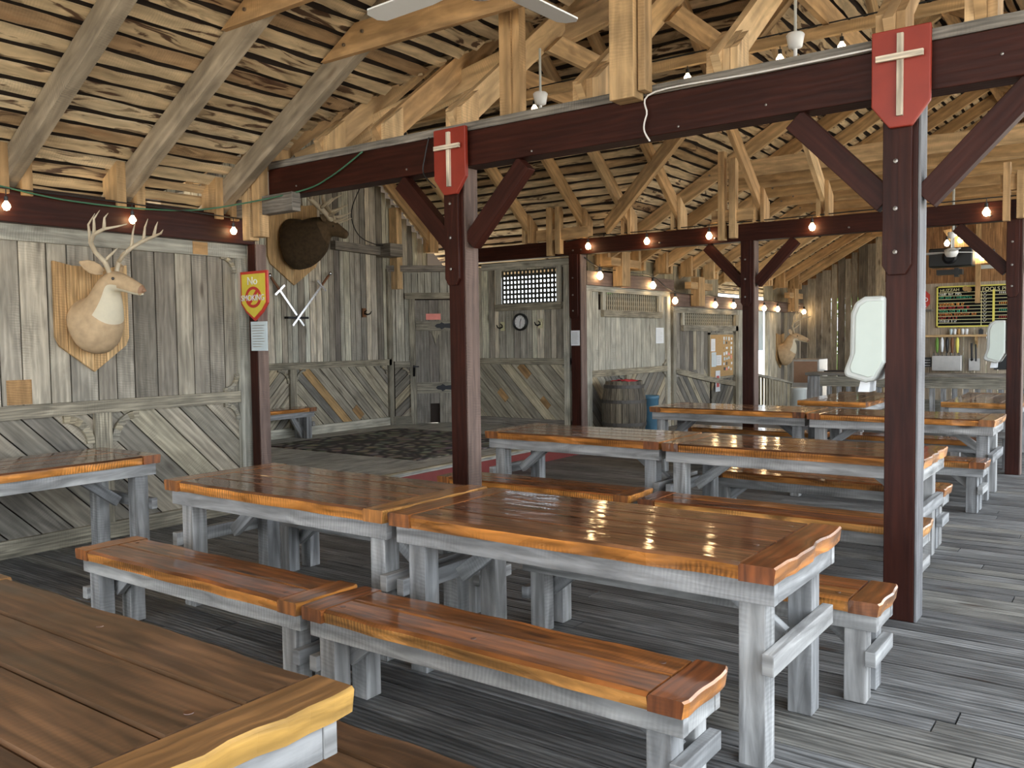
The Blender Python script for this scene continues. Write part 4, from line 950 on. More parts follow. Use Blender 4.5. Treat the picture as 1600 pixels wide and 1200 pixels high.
def trophy(name, label, loc, s, mats, ant=1.0, elk=False, plaque=(.30, .43), yaw=1):
    """wall plane X=loc.x, faces +X with the head turned to +Y"""
    o = thing(name, label, 'mounted head', loc)
    X, Y, Z = loc
    def P(a, b, c): return V(X + a * s, Y + b * s * yaw, Z + c * s)
    mb = MB(); w, h = plaque
    n = 8
    pts = [(-w, h), (-w * .5, h * .93), (0, h * .93), (w * .5, h * .93), (w, h), (w, -h * .35), (w * .9, -h * .52), (0, -h), (-w * .9, -h * .52), (-w, -h * .35)]
    kk = 6
    for k in range(kk):
        a = -w + 2 * w * k / kk; b = -w + 2 * w * (k + 1) / kk - .003
        pl = clip(clip(pts, 1, 0, b), -1, 0, -a)
        if len(pl) > 2: mb.prism(pl, (X + .004, Y, Z), (0, 1, 0), (0, 0, 1), (1, 0, 0), .028, (0, 1))
    mb.build('plaque', m_plaque, o, bevel=.003)
    if not elk:
        R = [(P(.03, -.02, -.06), (1, 0, .15), .215, .24), (P(.08, -.02, -.07), (1, 0, .3), .22, .245), (P(.15, -.015, -.04), (1, .05, .6), .195, .225), (P(.20, 0, .05), (.8, .1, 1), .15, .17), (P(.225, .01, .14), (.5, .15, 1), .118, .135), (P(.235, .02, .215), (.6, .2, .9), .096, .108), (P(.265, .03, .268), (.9, .3, .3), .084, .092),
             (P(.31, .045, .275), (.95, .3, -.2), .08, .082), (P(.36, .065, .262), (.95, .3, -.35), .066, .070), (P(.42, .088, .238), (.95, .3, -.38), .052, .062), (P(.475, .11, .214), (.95, .3, -.38), .043, .052), (P(.52, .126, .196), (.95, .3, -.3), .038, .045), (P(.537, .132, .19), (.95, .3, -.3), .020, .022)]
        fn = lambda i, mid: 1 if (3 <= i <= 7 and mid < -.3) or (8 <= i <= 10 and mid < -.6) else (2 if i >= 11 and mid > -.6 else 0)
    else:
        R = [(P(.03, -.05, -.02), (1, .1, .1), .27, .36), (P(.10, -.03, -.02), (1, .15, .1), .29, .38), (P(.22, .02, -.02), (1, .25, .2), .28, .36), (P(.33, .08, .03), (.9, .4, .4), .25, .31), (P(.41, .13, .10), (.85, .45, .5), .205, .26), (P(.47, .17, .17), (.85, .45, .4), .165, .20), (P(.53, .21, .205), (.85, .45, .0), .135, .145),
             (P(.59, .25, .19), (.85, .45, -.3), .11, .115), (P(.65, .285, .155), (.85, .45, -.4), .085, .09), (P(.71, .32, .115), (.85, .45, -.4), .068, .07), (P(.755, .345, .09), (.85, .45, -.35), .058, .06), (P(.775, .355, .08), (.85, .45, -.3), .036, .036)]
        fn = lambda i, mid: 1 if i >= 5 else 0
    R = [(c, (d[0], d[1] * yaw, d[2]), a * s, b * s) for c, d, a, b in R]
    mb = loft(R, 18 if not elk else 30, fn)
    if not elk:
        for i, v in enumerate(mb.v[:18 * 4]):
            q = v * 9; mb.v[i] = v + V(mnoise.noise(q), mnoise.noise(q + V(9, 0, 0)), mnoise.noise(q + V(0, 7, 0))) * .014 * s
    if elk:
        for i, v in enumerate(mb.v):
            if v.x < X + .55: mb.v[i] = v + V(mnoise.noise(v * 14), mnoise.noise(v * 14 + V(9, 0, 0)), mnoise.noise(v * 11 + V(0, 7, 0)) * 1.3) * .028
    rj = random.Random(2)
    body = mb.build('head_and_neck', mats, o, smooth=True, subd=1)
    # face frame
    e = 7 if not elk else 7
    hc = R[e][0]; f = Vector(R[e][1]).normalized(); sd = f.cross(V(0, 0, 1)).normalized(); up = sd.cross(f).normalized(); hw = R[e][2]; hh = R[e][3]
    for sg in (-1, 1):
        c = hc + f * .03 * s + sd * sg * hw * .90 + up * hh * .25
        m2 = MB(); m2.lathe(c, [(0, -.013 * s), (.009 * s, -.009 * s), (.013 * s, 0), (.009 * s, .009 * s), (0, .013 * s)], 10); m2.build('eye', m_eye, o, smooth=True)
        # ear: cupped leaf
        m2 = MB(); ax = (sd * sg * .85 + up * .28 - f * .45).normalized(); sx = up.cross(ax).normalized(); el = (.19 if not elk else .17) * s; base = hc - f * .07 * s + sd * sg * hw * .8 + up * hh * .65; sx = ax.cross(f).normalized()
        prev = None; prof = [(0, .02), (.25, .042), (.5, .048), (.75, .035), (1, .004)]
        rows = []
        for a, w_ in prof:
            row = []
            for q in (-1, -.5, 0, .5, 1): row.append(base + ax * (a * el) + sx * (q * w_ * s) - f * ((1 - q * q) * w_ * .55 * s))
            rows.append(row)
        b0 = 0
        for row in rows: m2.v += row
        for i in range(4):
            for k in range(4): m2.poly((i * 5 + k, i * 5 + k + 1, (i + 1) * 5 + k + 1, (i + 1) * 5 + k), ((0, 0), (1, 0), (1, 1), (0, 1)))
        ea = m2.build('ear', mats[0] if not elk else mats[1], o, smooth=True); sm = ea.modifiers.new('s', 'SOLIDIFY'); sm.thickness = .008 * s; sm.offset = 0
        # antler
        def A(ff, l, u): return hc + f * (ff * s * ant) + sd * (sg * l * s * ant) + up * (hh * .8 + u * s * ant)
        m2 = MB()
        if not elk:
            main = [A(-.04, .03, -.02), A(-.07, .07, .07), A(-.10, .14, .13), A(-.09, .21, .20), A(-.02, .255, .27), A(.07, .26, .32), A(.16, .23, .355), A(.21, .19, .385)]
            m2.tube(main, [.020 * s, .019 * s, .018 * s, .017 * s, .015 * s, .012 * s, .008 * s, .003 * s], 8)
            for bs, tip, tp2 in ((main[1], A(-.0, .06, .16), A(.02, .05, .19)), (main[3], A(-.11, .23, .33), A(-.08, .21, .42)), (main[4], A(-.03, .265, .38), A(.0, .25, .45)), (main[5], A(.07, .27, .40), A(.09, .26, .44))):
                m2.tube([bs, bs.lerp(tip, .5) + up * .004, tip, tp2], [.014 * s, .011 * s, .008 * s, .002 * s], 7)
        else:
            main = [A(-.03, .03, -.02), A(-.08, .10, .05), A(-.18, .2, .12), A(-.32, .3, .20), A(-.42, .38, .30), A(-.45, .42, .42), A(-.4, .44, .52)]
            m2.tube(main, [.042 * s, .04 * s, .036 * s, .032 * s, .026 * s, .018 * s, .006 * s], 8)
            for bs, tip, tp2 in ((main[0], A(.1, .06, .05), A(.2, .07, .12)), (main[1], A(.03, .16, .12), A(.12, .2, .2)), (main[2], A(-.08, .28, .22), A(.0, .32, .3)), (main[3], A(-.25, .4, .34), A(-.17, .44, .42))):
                m2.tube([bs, bs.lerp(tip, .5), tip, tp2], [.03 * s, .024 * s, .016 * s, .005 * s], 7)
        m2.build('antler', m_antler, o, smooth=True)
    if not elk:
        m2 = MB(); c = R[-1][0]
        m2.tube([R[10][0] - up * .036 * s, R[11][0] - up * .030 * s, R[12][0] - up * .022 * s], [.008 * s, .010 * s, .006 * s], 8); m2.build('lower_lip', m_throat, o, smooth=True)
        m2 = MB(); m2.lathe(c + up * .006 * s, [(0, -.016 * s), (.016 * s, -.008 * s), (.02 * s, 0), (.014 * s, .012 * s), (0, .018 * s)], 10); m2.build('nose', m_muz, o, smooth=True)
    return o
trophy('deer_head', 'large tan deer head with antlers on a shield plaque, left wall', (-6.77, 3.64, 1.78), 1.0, [m_deer, m_throat, m_muz])
trophy('deer_head', 'small far deer head on a plaque beside the back wall', (-6.77, 19.75, 1.22), 1.15, [m_deer, m_throat, m_muz], plaque=(.25, .40))
trophy('elk_head', 'dark brown elk head with antlers high on the sword wall', (-9.93, 8.33, 2.98), 1.0, [m_elk, m_elkface], elk=True, plaque=(.46, .60))
# ------------------------------------------------------------------ things on the walls
# no smoking sign
s = thing('no_smoking_sign', 'red and yellow shield sign reading NO SMOKING', 'sign', (-6.53, 5.0, 1.78))
def shp(w, z0, z1, zc): return [(-w, z1), (w, z1), (w, zc), (w * .62, zc - (zc - z0) * .5), (0, z0), (-w * .62, zc - (zc - z0) * .5), (-w, zc)]
SX, SY = -6.53, 5.045
mb = MB(); mb.prism(shp(.19, 1.76, 2.21, 1.92), (SX, SY, 0), (1, 0, 0), (0, 0, 1), (0, -1, 0), .02); mb.build('red_border', m_signred, s, bevel=.003)
mb = MB(); mb.prism(shp(.165, 1.79, 2.185, 1.925), (SX, SY - .02, 0), (1, 0, 0), (0, 0, 1), (0, -1, 0), .006); mb.build('yellow_field', m_yellow, s)
mb = MB(); zc = 1.975; nseg = 28
for k in range(nseg):
    a, b = 2 * math.pi * k / nseg, 2 * math.pi * (k + 1) / nseg
    mb.prism([(.112 * math.cos(a), .096 * math.sin(a)), (.112 * math.cos(b), .096 * math.sin(b)), (.082 * math.cos(b), .07 * math.sin(b)), (.082 * math.cos(a), .07 * math.sin(a))], (SX, SY - .026, zc), (1, 0, 0), (0, 0, 1), (0, -1, 0), .004)
mb.prism([(-.07, -.05), (-.05, -.07), (.07, .05), (.05, .07)], (SX, SY - .026, zc), (1, 0, 0), (0, 0, 1), (0, -1, 0), .005); mb.build('prohibition_ring', m_signred, s)
text_part('No', .10, m_whitep, s, (SX - .01, SY - .028, 2.12), (1, 0, 0), (0, 0, 1), (0, -1, 0), sx=1.1)
text_part('SMOKING', .075, m_whitep, s, (SX, SY - .034, zc - .008), (1, 0, 0), (0, 0, 1), (0, -1, 0), sx=.98)
def paper(name, label, X0, X1, Y, z0, z1, mat, group=None, lines=True, axis='y', cat='paper'):
    t = thing(name, label, cat, ((X0 + X1) / 2 if axis == 'y' else Y, Y if axis == 'y' else (X0 + X1) / 2, z0), group)
    U = (1, 0, 0) if axis == 'y' else (0, 1, 0); N_ = (0, -1, 0) if axis == 'y' else (1, 0, 0); O = (0, Y, 0) if axis == 'y' else (Y, 0, 0)
    mb = MB(); mb.prism([(X0, z0), (X1, z0), (X1, z1), (X0, z1)], O, U, (0, 0, 1), N_, .004); mb.build('sheet', mat, t)
    if lines:
        mb = MB(); w = X1 - X0; z = z1 - (z1 - z0) * .12; O2 = Vector(O) + Vector(N_) * .004
        while z > z0 + (z1 - z0) * .1:
            mb.prism([(X0 + w * .1, z), (X0 + w * rw.uniform(.5, .9), z), (X0 + w * .8, z - .006), (X0 + w * .1, z - .006)], O2, U, (0, 0, 1), N_, .0006); z -= (z1 - z0) / 11
        mb.build('print_lines', m_stainless, t)
    return t
paper('notice_sheet', 'pale blue notice in a sleeve below the no smoking sign', -6.62, -6.39, 5.055, 1.49, 1.755, m_bluep)
paper('notice_sheet', 'white paper pinned on the post beside the barrel', -6.83, -6.68, 10.885, 1.46, 1.68, m_whitep)
paper('notice_sheet', 'white paper pinned on the pale wall right of the barrel', 13.5, 13.8, -6.765, 1.46, 1.73, m_whitep, axis='x')
# swords
def sword(p_hilt, p_tip, label, X):
    a = V(X, p_hilt[0], p_hilt[1]); b = V(X, p_tip[0], p_tip[1]); d = (b - a).normalized(); n_ = V(1, 0, 0).cross(d).normalized(); t = thing('sword', label, 'sword', a, 'crossed swords')
    mb = MB(); mb.beam(a + d * .27, b, .03, .012, up=(1, 0, 0)); mb.build('blade', m_steel, t)
    mb = MB(); mb.tube([a + d * .04, a + d * .25], .018, 8); mb.build('grip', m_handle, t)
    mb = MB(); mb.beam(a + d * .26 - n_ * .11, a + d * .26 + n_ * .11, .03, .025, up=(1, 0, 0)); mb.build('crossguard', m_steel, t)
    mb = MB(); mb.lathe(a, [(0, -.03), (.025, -.02), (.032, 0), (.025, .02), (0, .03)], 10); mb.build('pommel', m_steel, t, smooth=True)
sword((7.86, 2.50), (8.45, 1.80), 'sword leaning from upper left of the crossed pair', -9.86)
sword((8.95, 2.58), (8.22, 1.80), 'sword leaning from upper right of the crossed pair', -9.83)
mb = MB(); mb.box(-9.92, -9.83, 8.15, 8.52, 1.90, 1.93); tag(mb.build('sword_hanger', m_iron), 'black bar holding the tips of the crossed swords', 'bracket')
def hook(X, Y, Z, N_, label, mat):
    t = thing('wall_hook', label, 'hook', (X, Y, Z)); N_ = Vector(N_); U = V(-N_.y, N_.x, 0); O = V(X, Y, Z)
    mb = MB(); mb.prism([(-.035, -.06), (.035, -.06), (.035, .08), (-.035, .08)], O, U, (0, 0, 1), N_, .02); mb.build('back_plate', mat, t)
    mb = MB(); mb.tube([O + N_ * .02, O + N_ * .08 + V(0, 0, -.02), O + N_ * .14 + V(0, 0, -.01), O + N_ * .17 + V(0, 0, .03)], [.014, .012, .01, .007], 8); mb.tube([O + N_ * .02 + V(0, 0, .02), O + N_ * .07 + V(0, 0, .05)], [.01, .006], 8); mb.build('iron_hook', m_iron, t, smooth=True)
hook(-9.91, 9.70, 2.0, (1, 0, 0), 'black hook on a brown plate on the sword wall', m_handle)
hook(-8.20, 11.055, 1.76, (0, -1, 0), 'black hook left of the clock', m_mug); hook(-7.48, 11.055, 1.79, (0, -1, 0), 'black hook right of the clock', m_mug)
c = thing('wall_clock', 'round black rimmed clock below the lattice vent', 'clock', (-7.85, 11.04, 1.83))
mb = MB(); mb.lathe((-7.85, 11.055, 1.83), [(.135, 0), (.135, -.04), (.12, -.05), (.105, -.04), (.105, -.02)], 32, 'y'); mb.build('clock_rim', m_black, c, smooth=False)
mf = MB(); mf.lathe((-7.85, 11.055, 1.83), [(.104, 0), (.104, -.024), (0, -.024)], 32, 'y')
mb = MB(); mb.beam((-7.85, 11.028, 1.83), (-7.83, 11.028, 1.885), .008, .004, up=(0, 1, 0)); mb.beam((-7.85, 11.026, 1.83), (-7.855, 11.026, 1.755), .006, .004, up=(0, 1, 0))
for k in range(12):
    a = k * math.pi / 6; mf.beam((-7.85 + .085 * math.sin(a), 11.03, 1.83 + .085 * math.cos(a)), (-7.85 + .096 * math.sin(a), 11.03, 1.83 + .096 * math.cos(a)), .006, .003, up=(0, 1, 0), mi=1)
mf.build('clock_face', [m_clock, m_black], c); mb.build('clock_hands', m_black, c)
# cork board
cb = thing('cork_board', 'tan cork board covered with small cards', 'notice board', (-6.765, 16.3, .75))
mb = MB(); mb.box(-6.765, -6.74, 15.74, 16.9, .78, 1.6); mb.build('cork_panel', m_cork, cb)
mb = MB(); mb.box(-6.765, -6.73, 15.7, 15.74, .74, 1.64); mb.box(-6.765, -6.73, 16.9, 16.94, .74, 1.64); mb.box(-6.765, -6.73, 15.7, 16.94, 1.6, 1.64); mb.box(-6.765, -6.73, 15.7, 16.94, .74, .78); mb.build('board_frame', m_trim, cb)
cm = [m_whitep, m_pink, m_black, m_bluep, m_leaf, m_cork]
rc = random.Random(9)
cn = ['white', 'pink', 'black', 'pale blue', 'green', 'tan']
for i in range(7):
    for j in range(4):
        y = 16.38 + j * .125 + rc.uniform(0, .03); z = 1.5 - i * .1 + rc.uniform(-.02, .02); q = rc.choice((0, 0, 2, 0, 3, 1, 5)); mb = MB(); mb.box(-6.739, -6.735, y, y + rc.uniform(.05, .09), z, z + rc.uniform(.04, .075))
        tag(mb.build('pinned_card', cm[q]), '%s card in %s row, %s column of the crowded cork board half' % (cn[q], ords[i], ords[j]), 'card', 'cards pinned on the cork board')
paper('notice_sheet', 'white sheet with black bars at the upper left of the cork board', 15.78, 15.98, -6.738, 1.28, 1.52, m_whitep, axis='x')
paper('notice_sheet', 'pale lilac sheet at the lower left of the cork board', 15.80, 16.02, -6.737, .98, 1.26, m_bluep, axis='x')
paper('notice_sheet', 'white sheet beside the lilac sheet on the cork board', 16.03, 16.28, -6.736, 1.0, 1.2, m_whitep, axis='x')
pf = paper('hanging_flyer', 'red and white flyer hanging below the cork board', 15.98, 16.2, -6.73, .49, .9, m_whitep, axis='x', lines=False)
mb = MB(); mb.box(-6.726, -6.722, 16.02, 16.15, .58, .8); mb.build('flyer_picture', m_signred, pf)
# red wall sign etc. in bar
BY = 17.92
def flat(name, label, cat, x0, x1, z0, z1, mat, t=.02, group=None, y=BY):
    mb = MB(); mb.box(x0, x1, y - t, y, z0, z1); return tag(mb.build(name, mat), label, cat, group)
rs = thing('red_bar_sign', 'small red sign partly hidden behind the tall post', 'sign', (-3.38, BY, 2.05))
mb = MB(); mb.prism([(-.14, -.08), (-.06, -.17), (.06, -.17), (.14, -.08), (.14, .1), (.06, .18), (-.06, .18), (-.14, .1)], (-3.42, BY, 2.2), (1, 0, 0), (0, 0, 1), (0, -1, 0), .02); mb.build('sign_board', m_signred, rs)
text_part('ED', .12, m_whitep, rs, (-3.38, BY - .022, 2.20), (1, 0, 0), (0, 0, 1), (0, -1, 0)); text_part('G', .10, m_whitep, rs, (-3.37, BY - .022, 2.09), (1, 0, 0), (0, 0, 1), (0, -1, 0))
# menu board
mn = thing('menu_board', 'black menu board with a yellow frame, headed HUZZAH', 'menu board', (-2.4, BY, 1.68))
x0, x1, z0, z1 = -3.16, -1.25, 1.68, 2.44
mb = MB(); mb.box(x0, x1, BY - .03, BY, z0, z1); mb.build('black_panel', plain('matt_black_board', (.008, .008, .008), .9, spec=.1), mn)
m_my = plain('menu_yellow', (.80, .72, .14), .5, var=.03)
mb = MB()
for a, b, c_, d_ in ((x0, x1, z1 - .025, z1), (x0, x1, z0, z0 + .025), (x0, x0 + .025, z0, z1), (x1 - .025, x1, z0, z1), (-2.235, -2.20, z0, z1 - .09)): mb.box(a, b, BY - .045, BY - .03, c_, d_)
mb.build('yellow_frame', m_my, mn)
m_mp = plain('menu_pale_lines', (.80, .74, .40), .5, var=.03)
mb = MB()
for k in range(10):
    z = z1 - .125 - k * .0625; mb.box(x0 + .03, x1 - .03, BY - .036, BY - .03, z, z + .009)
mb.box(-2.42, -2.41, BY - .036, BY - .03, z0, z1 - .12); mb.build('ruled_lines', m_mp, mn)
text_part('HUZZAH', .075, m_mp, mn, (-2.94, BY - .036, z1 - .078), (1, 0, 0.04), (0, 0, 1), (0, -1, 0), sx=1.05)
text_part('FOOLS PU', .095, m_mp, mn, (-2.41, BY - .036, z1 - .075), (1, 0, 0), (0, 0, 1), (0, -1, 0), center=False, sx=1.0).location.z = -.035
mb = MB(); mb.lathe((-2.68, BY - .03, z1 - .055), [(.05, 0), (.045, -.015), (0, -.02)], 14, 'y'); mb.lathe((-2.62, BY - .03, z1 - .075), [(.045, 0), (.04, -.015), (0, -.02)], 14, 'y'); q = mb.build('mug_emblem', m_cork, mn); q['label'] = 'pair of round tan mug shapes'
rowc = [((.75, .75, .70), .40), ((.02, .35, .20), .55), ((.05, .05, .05), 0), ((.75, .30, .05), .48), ((.40, .02, .02), .52), ((.05, .35, .20), .5), ((.45, .14, .02), .65), ((.35, .05, .03), .3), ((.5, .5, .5), .3)]
for k, (cc, wf) in enumerate(rowc):
    if wf == 0: continue
    z = z1 - .125 - .0625 * (k + .5) + .005; mt = plain('menu_chalk_%d' % k, cc, .7, var=.02, bump=0); mb = MB(); x = x0 + .05
    while x < x0 + .05 + .95 * wf:
        w = rc.uniform(.012, .024)
        if rc.random() > .14:
            mb.box(x, x + w * .45, BY - .035, BY - .03, z - .018, z + .018); mb.box(x, x + w, BY - .0345, BY - .03, z + (.008 if rc.random() > .5 else -.016), z + (.016 if rc.random() > .5 else -.006) + .008)
        x += w + .008
    for xx in ([-2.13] if k in (0, 3, 5, 7) else []):
        for j in range(8): mb.box(xx + j * .03, xx + j * .03 + .014, BY - .035, BY - .03, z - .015, z + .015)
    mb.build('menu_row', mt, mn)
mt = plain('menu_price', (.7, .7, .66), .7, bump=0)
mb = MB()
for k in range(9):
    z = z1 - .125 - .0625 * (k + .5) + .005
    mb.beam((-2.385, BY - .033, z + .018), (-2.365, BY - .033, z - .015), .006, .006); mb.beam((-2.365, BY - .033, z - .015), (-2.33, BY - .033, z + .018), .006, .006)
mb.build('price_marks', mt, mn)
mb = MB(); mb.box(-2.505, -2.425, 17.78, 17.84, 2.11, 5.32, axis=2); tag(mb.build('hanging_plank', m_plaque), 'tan plank hanging in front of the menu board', 'plank')
# shelves and bar items
flat('bar_shelf', 'long wooden shelf under the menu board', 'shelf', -3.6, -1.3, 1.50, 1.54, m_plaque, t=.2)
flat('bar_shelf', 'upper grey shelf left of the menu board', 'shelf', -4.0, -3.22, 1.98, 2.02, m_grey, t=.2)
for i in range(5):
    mb = MB(); mb.lathe((-2.9 + i * .065, BY - .1, 1.54), [(.022, 0), (.028, .06), (.028, .10), (0, .11)], 12)
    tag(mb.build('shelf_cup', [m_bluep, m_whitep, m_cork, m_whitep, m_whitep][i], smooth=True), '%s cup from the left in the row on the shelf under the menu' % ords[i], 'cup', 'cups on the bar shelf')
mb = MB(); mb.box(-2.44, -2.37, BY - .14, BY - .07, 1.54, 1.63); mb.lathe((-2.405, BY - .105, 1.63), [(.02, 0), (.02, .02), (0, .02)], 10); tag(mb.build('shelf_jar', m_black), 'dark square jar alone on the shelf under the menu', 'jar')
for X, lb in ((-3.45, 'left wooden bracket under the bar shelf'), (-2.50, 'right wooden bracket under the bar shelf')):
    mb = MB(); mb.prism([(0, 0), (.16, 0), (.13, -.07), (.05, -.13), (0, -.2)], (X, BY, 1.5), (0, -1, 0), (0, 0, 1), (1, 0, 0), .03); tag(mb.build('shelf_bracket', m_plaque), lb, 'bracket')
tp = thing('tap_tower', 'steel tap tower with five coloured handles behind the bar', 'beer tap', (-2.95, 17.75, .9))
mb = MB(); mb.box(-3.2, -2.7, 17.7, 17.85, .87, 1.16); mb.build('drip_box', m_stainless, tp, bevel=.01)
for i, mt in enumerate((m_leaf, m_whitep, m_black, m_handle, m_my)):
    x = -3.12 + i * .085; mb = MB(); mb.lathe((x, 17.75, 1.2), [(.01, 0), (.02, .04), (.03, .14), (.028, .24), (.012, .29), (0, .3)], 10); mb.build('tap_handle', mt, tp, smooth=True)
mb = MB()
for i in range(7): mb.tube([(-3.16 + i * .07, 17.7, 1.16), (-3.16 + i * .07, 17.66, 1.22)], .012, 8)
mb.build('tap_spouts', m_steel, tp)
ut = thing('utensil_rack', 'rack of dark utensils right of the beer taps', 'utensil rack', (-2.52, 17.85, .9)); mb = MB(); mb.box(-2.6, -2.42, 17.84, 17.88, .88, 1.1); mb.build('back_plate', m_stainless, ut)
mb = MB(); mb.tube([(-2.56, 17.83, 1.38), (-2.55, 17.8, 1.1)], .018, 8); mb.tube([(-2.49, 17.83, 1.36), (-2.48, 17.8, 1.05)], .014, 8); mb.lathe((-2.55, 17.8, 1.08), [(0, -.03), (.03, 0), (0, .03)], 10); mb.build('utensils', m_iron, ut)
bs = thing('small_bar_plaque', 'small black and white plaque beside the tall post over the bar', 'plaque', (-3.33, BY, .95))
mb = MB(); mb.box(-3.45, -3.24, BY - .02, BY, .94, 1.12); mb.build('plaque_board', m_black, bs); mb = MB()
for k in range(3): mb.box(-3.43, -3.26, BY - .022, BY - .02, .96 + k * .05, .975 + k * .05)
mb.build('white_lettering', m_whitep, bs)
flat('chalk_board', 'black chalk board low behind the right paper towel dispenser', 'board', -2.2, -1.85, .9, 1.36, m_black)
# TV / projector
pj = thing('hanging_projector', 'black projector box hanging above the menu board', 'projector', (-2.5, 15.3, 2.62))
mb = MB(); mb.box(-2.83, -2.2, 15.3, 15.6, 2.62, 2.92); mb.build('case', m_black, pj, bevel=.02)
mb = MB(); mb.lathe((-2.52, 15.3, 2.77), [(.11, 0), (.11, -.03), (.08, -.05), (.07, -.02), (0, -.02)], 24, 'y'); mb.build('lens', m_iron, pj)
mb = MB(); mb.tube([(-2.5, 15.45, 2.9), (-2.5, 15.45, 4.2)], .02, 8); mb.build('ceiling_mount', m_white, pj)
mb = MB(); mb.box(-2.72, -2.35, 15.35, 15.5, 2.5, 2.58); mb.box(-2.46, -2.40, 15.33, 15.45, 2.46, 2.6); mb.build('lower_bracket', m_black, pj)
mb = MB(); mb.box(-2.2, -1.7, 16.2, 16.3, 2.62, 2.68); tag(mb.build('white_conduit', m_white), 'white conduit bar below the bulb cluster', 'conduit')
# bar counter with balusters
bc = thing('bar_counter', 'long grey bar counter with slatted front at the far end', 'bar counter', (-3, 15.1, -.05))
mb = MB(); mb.box(-4.7, -.2, 15.0, 15.45, .88, .93, axis=0); mb.build('counter_top', m_grey, bc, bevel=.006)
mb = MB(); mb.box(-4.65, -.2, 15.04, 15.09, .70, .87, axis=0); mb.build('fascia', m_trim, bc)
mb = MB(); mb.box(-4.66, -4.46, 15.02, 15.2, 0, .87, axis=2); mb.build('corner_post', m_leg, bc)
for i in range(26):
    X = -4.35 + i * .16; mb = MB(); mb.box(X, X + .075, 15.06, 15.1, 0, .70, axis=2); mb.build('slat', m_leg, bc)
mb = MB(); mb.box(-4.65, -.2, 15.3, 15.33, 0, .5); mb.build('inner_panel', m_wallpale, bc)
ib = thing('ice_maker', 'stainless ice box beside the far deer head', 'ice machine', (-5.0, 16.2, 0))
mb = MB(); mb.box(-5.24, -4.75, 16.0, 16.5, .0, 1.13); mb.build('cabinet', m_stainless, ib, bevel=.01); mb = MB(); mb.box(-5.21, -4.79, 15.985, 15.998, .7, 1.09); mb.build('dark_door', m_muz, ib)
mb = MB(); mb.box(-4.7, -4.3, 16.1, 16.5, .9, .92); mb.tube([(-4.5, 16.3, .9), (-4.5, 16.3, 0)], .02, 8); tag(mb.build('side_stand', m_iron), 'dark stand beside the stainless ice box', 'stand')
mb = MB(); mb.lathe((-4.64, 14.5, 0), [(.1, 0), (.115, .02), (.125, .66), (.13, .67), (.13, .70), (0, .70)], 24); tag(mb.build('white_bin', m_white, smooth=True), 'tall white bin at the left end of the bar', 'bin')
# paper towel dispensers
def dispenser(X, Y, z0, label):
    t = thing('paper_towel_dispenser', label, 'paper towel dispenser', (X, Y, z0), None)
    w = .15; h = .47; d = .19
    prof = [(0, h), (-d * .55, h), (-d * .8, h - .03), (-d * .93, h - .09), (-d * .95, .15), (-d * 1.12, .06), (-d * 1.06, .03), (-d * .5, 0), (-d * .3, .01), (0, .11)]
    mb = MB(); mb.prism(prof, (X, Y - w, z0), (1, 0, 0), (0, 0, 1), (0, 1, 0), w * 2); mb.build('cover', m_white, t, bevel=.018)
    pr2 = [(a * .80 - .004, b * .88 + .03) for a, b in prof[:-1]] + [(-.004, .12)]
    mb = MB(); mb.prism(pr2, (X, Y - w - .008, z0), (1, 0, 0), (0, 0, 1), (0, 1, 0), .008); q = mb.build('side_panel', plain('pale_green_plastic', (.54, .60, .54), .35, var=.03), t, bevel=.003)
    mb = MB(); mb.prism([(-.15, -.055), (-.09, -.055), (-.085, .03), (-.13, .04)], (X, Y - .08, z0), (1, 0, 0), (0, 0, 1), (0, 1, 0), .14); mb.build('paper_towel', m_whitep, t)
dispenser(-1.135, 5.12, 1.30, 'large white paper towel dispenser on the tall right post')
dispenser(-1.235, 11.02, 1.23, 'smaller far paper towel dispenser on the right edge post')
# barrel, cloth, can
ba = thing('wooden_barrel', 'old wooden barrel against the pale wall', 'barrel', (-6.32, 11.55, 0))
bx, by = -6.32, 11.55; H = .92
mb = MB(); n = 22
for k in range(n):
    a0, a1 = 2 * math.pi * k / n + .008, 2 * math.pi * (k + 1) / n - .008; b0 = len(mb.v)
    lv = 9
    for i in range(lv):
        h = H * i / (lv - 1); r = .275 + .065 * math.sin(math.pi * i / (lv - 1))
        for a in (a0, a1): mb.v.append(V(bx + r * math.cos(a), by + r * math.sin(a), h))
    for i in range(lv - 1):
        q = b0 + i * 2; mb.poly((q, q + 1, q + 3, q + 2), ((H * i / 8, 0), (H * i / 8, .08), (H * (i + 1) / 8, .08), (H * (i + 1) / 8, 0)))
mb.build('staves', m_barrel, ba)
mb = MB(); mb.lathe((bx, by, .02), [(.27, 0), (.27, .02), (0, .02)], 24); mb.lathe((bx, by, H - .04), [(.27, 0), (.27, .02), (0, .02)], 24); mb.build('barrel_heads', m_barrel, ba)
for z in (.08, .28, .62, .84):
    r = .275 + .065 * math.sin(math.pi * z / H) + .004; mb = MB(); mb.lathe((bx, by, z - .025), [(r, 0), (r + .004, 0), (r + .004, .05), (r, .05)], 32); mb.build('hoop', m_hoop, ba)
mb = MB()
rows = []
for i in range(9):
    for j in range(7): mb.v.append(V(bx - .12 + i * .04, by - .2 + j * .05, H - .015 + .05 * abs(math.sin(i * 1.3 + j * .7)) * (1 - abs(i - 4) / 6)))
for i in range(8):
    for j in range(6): mb.poly((i * 7 + j, (i + 1) * 7 + j, (i + 1) * 7 + j + 1, i * 7 + j + 1), ((0, 0), (1, 0), (1, 1), (0, 1)))
o = mb.build('red_cloth', m_cloth, smooth=True, subd=1); sm = o.modifiers.new('s', 'SOLIDIFY'); sm.thickness = .008; sm.offset = 1; tag(o, 'crumpled red cloth on top of the barrel', 'cloth')
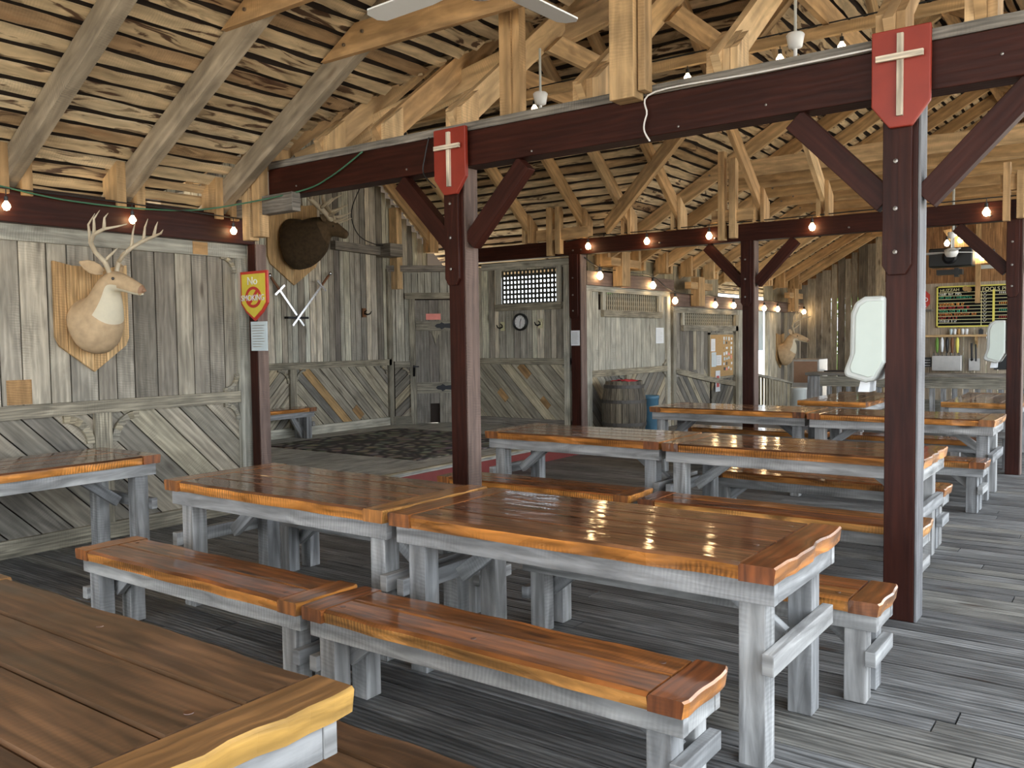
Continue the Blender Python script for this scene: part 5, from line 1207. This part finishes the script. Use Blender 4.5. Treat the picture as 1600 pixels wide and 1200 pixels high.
mb = MB(); mb.lathe((-6.25, 12.25, 0), [(.14, 0), (.145, .02), (.14, .6), (.15, .61), (.15, .66), (.13, .66), (.13, .58), (0, .58)], 26); tag(mb.build('blue_can', m_blue, smooth=True), 'tall blue waste can right of the barrel', 'waste can')
# left railing by the opening
rl_ = thing('ramp_railing', 'wooden ramp railing in front of the bright opening', 'railing', (-6.3, 18, -.4))
mb = MB(); mb.beam((-6.3, 16.9, .80), (-6.3, 20.0, .42), .09, .05); mb.build('handrail', m_trim, rl_)
for i in range(17):
    y = 17.0 + i * .18; z = .79 - (y - 16.9) * .1225; mb = MB(); mb.box(-6.325, -6.285, y, y + .05, -.3, z - .02, axis=2); mb.build('baluster', m_trim, rl_)
mb = MB(); mb.beam((-6.3, 16.9, -.1), (-6.3, 20.0, -.3), .06, .06); mb.build('bottom_rail', m_trim, rl_)
# banner in opening
bn = thing('blue_banner', 'pale blue vertical banner hanging in the side opening', 'banner', (-6.9, 18.4, 1.2)); mb = MB(); mb.box(-6.80, -6.785, 18.25, 18.75, 1.25, 2.115); mb.build('banner_cloth', m_bluep, bn)
# ------------------------------------------------------------------ outside trees
def tree(X, Y, r, zc, n, mat, label, seed, name='tree'):
    rr = random.Random(seed); t = thing(name, label, 'tree', (X, Y, -.6)); mb = MB(); mb.tube([(X, Y, -.6), (X + .1, Y, zc * .5), (X, Y + .1, zc)], [.16, .12, .06], 8); mb.build('trunk', m_trunk, t)
    mb = MB()
    for i in range(n):
        d = V(rr.gauss(0, 1), rr.gauss(0, 1), rr.gauss(0, 1)).normalized() * (r * rr.random() ** .4); c = V(X, Y, zc) + V(d.x, d.y, d.z * 1.1)
        a = V(rr.gauss(0, 1), rr.gauss(0, 1), rr.gauss(0, 1)).normalized(); b = a.orthogonal().normalized(); c2 = a.cross(b); s_ = rr.uniform(.10, .2)
        mb.face([c - b * s_, c - c2 * s_ * .5, c + b * s_, c + c2 * s_ * .5], [(0, 0)] * 4)
    mb.build('foliage', mat, t)
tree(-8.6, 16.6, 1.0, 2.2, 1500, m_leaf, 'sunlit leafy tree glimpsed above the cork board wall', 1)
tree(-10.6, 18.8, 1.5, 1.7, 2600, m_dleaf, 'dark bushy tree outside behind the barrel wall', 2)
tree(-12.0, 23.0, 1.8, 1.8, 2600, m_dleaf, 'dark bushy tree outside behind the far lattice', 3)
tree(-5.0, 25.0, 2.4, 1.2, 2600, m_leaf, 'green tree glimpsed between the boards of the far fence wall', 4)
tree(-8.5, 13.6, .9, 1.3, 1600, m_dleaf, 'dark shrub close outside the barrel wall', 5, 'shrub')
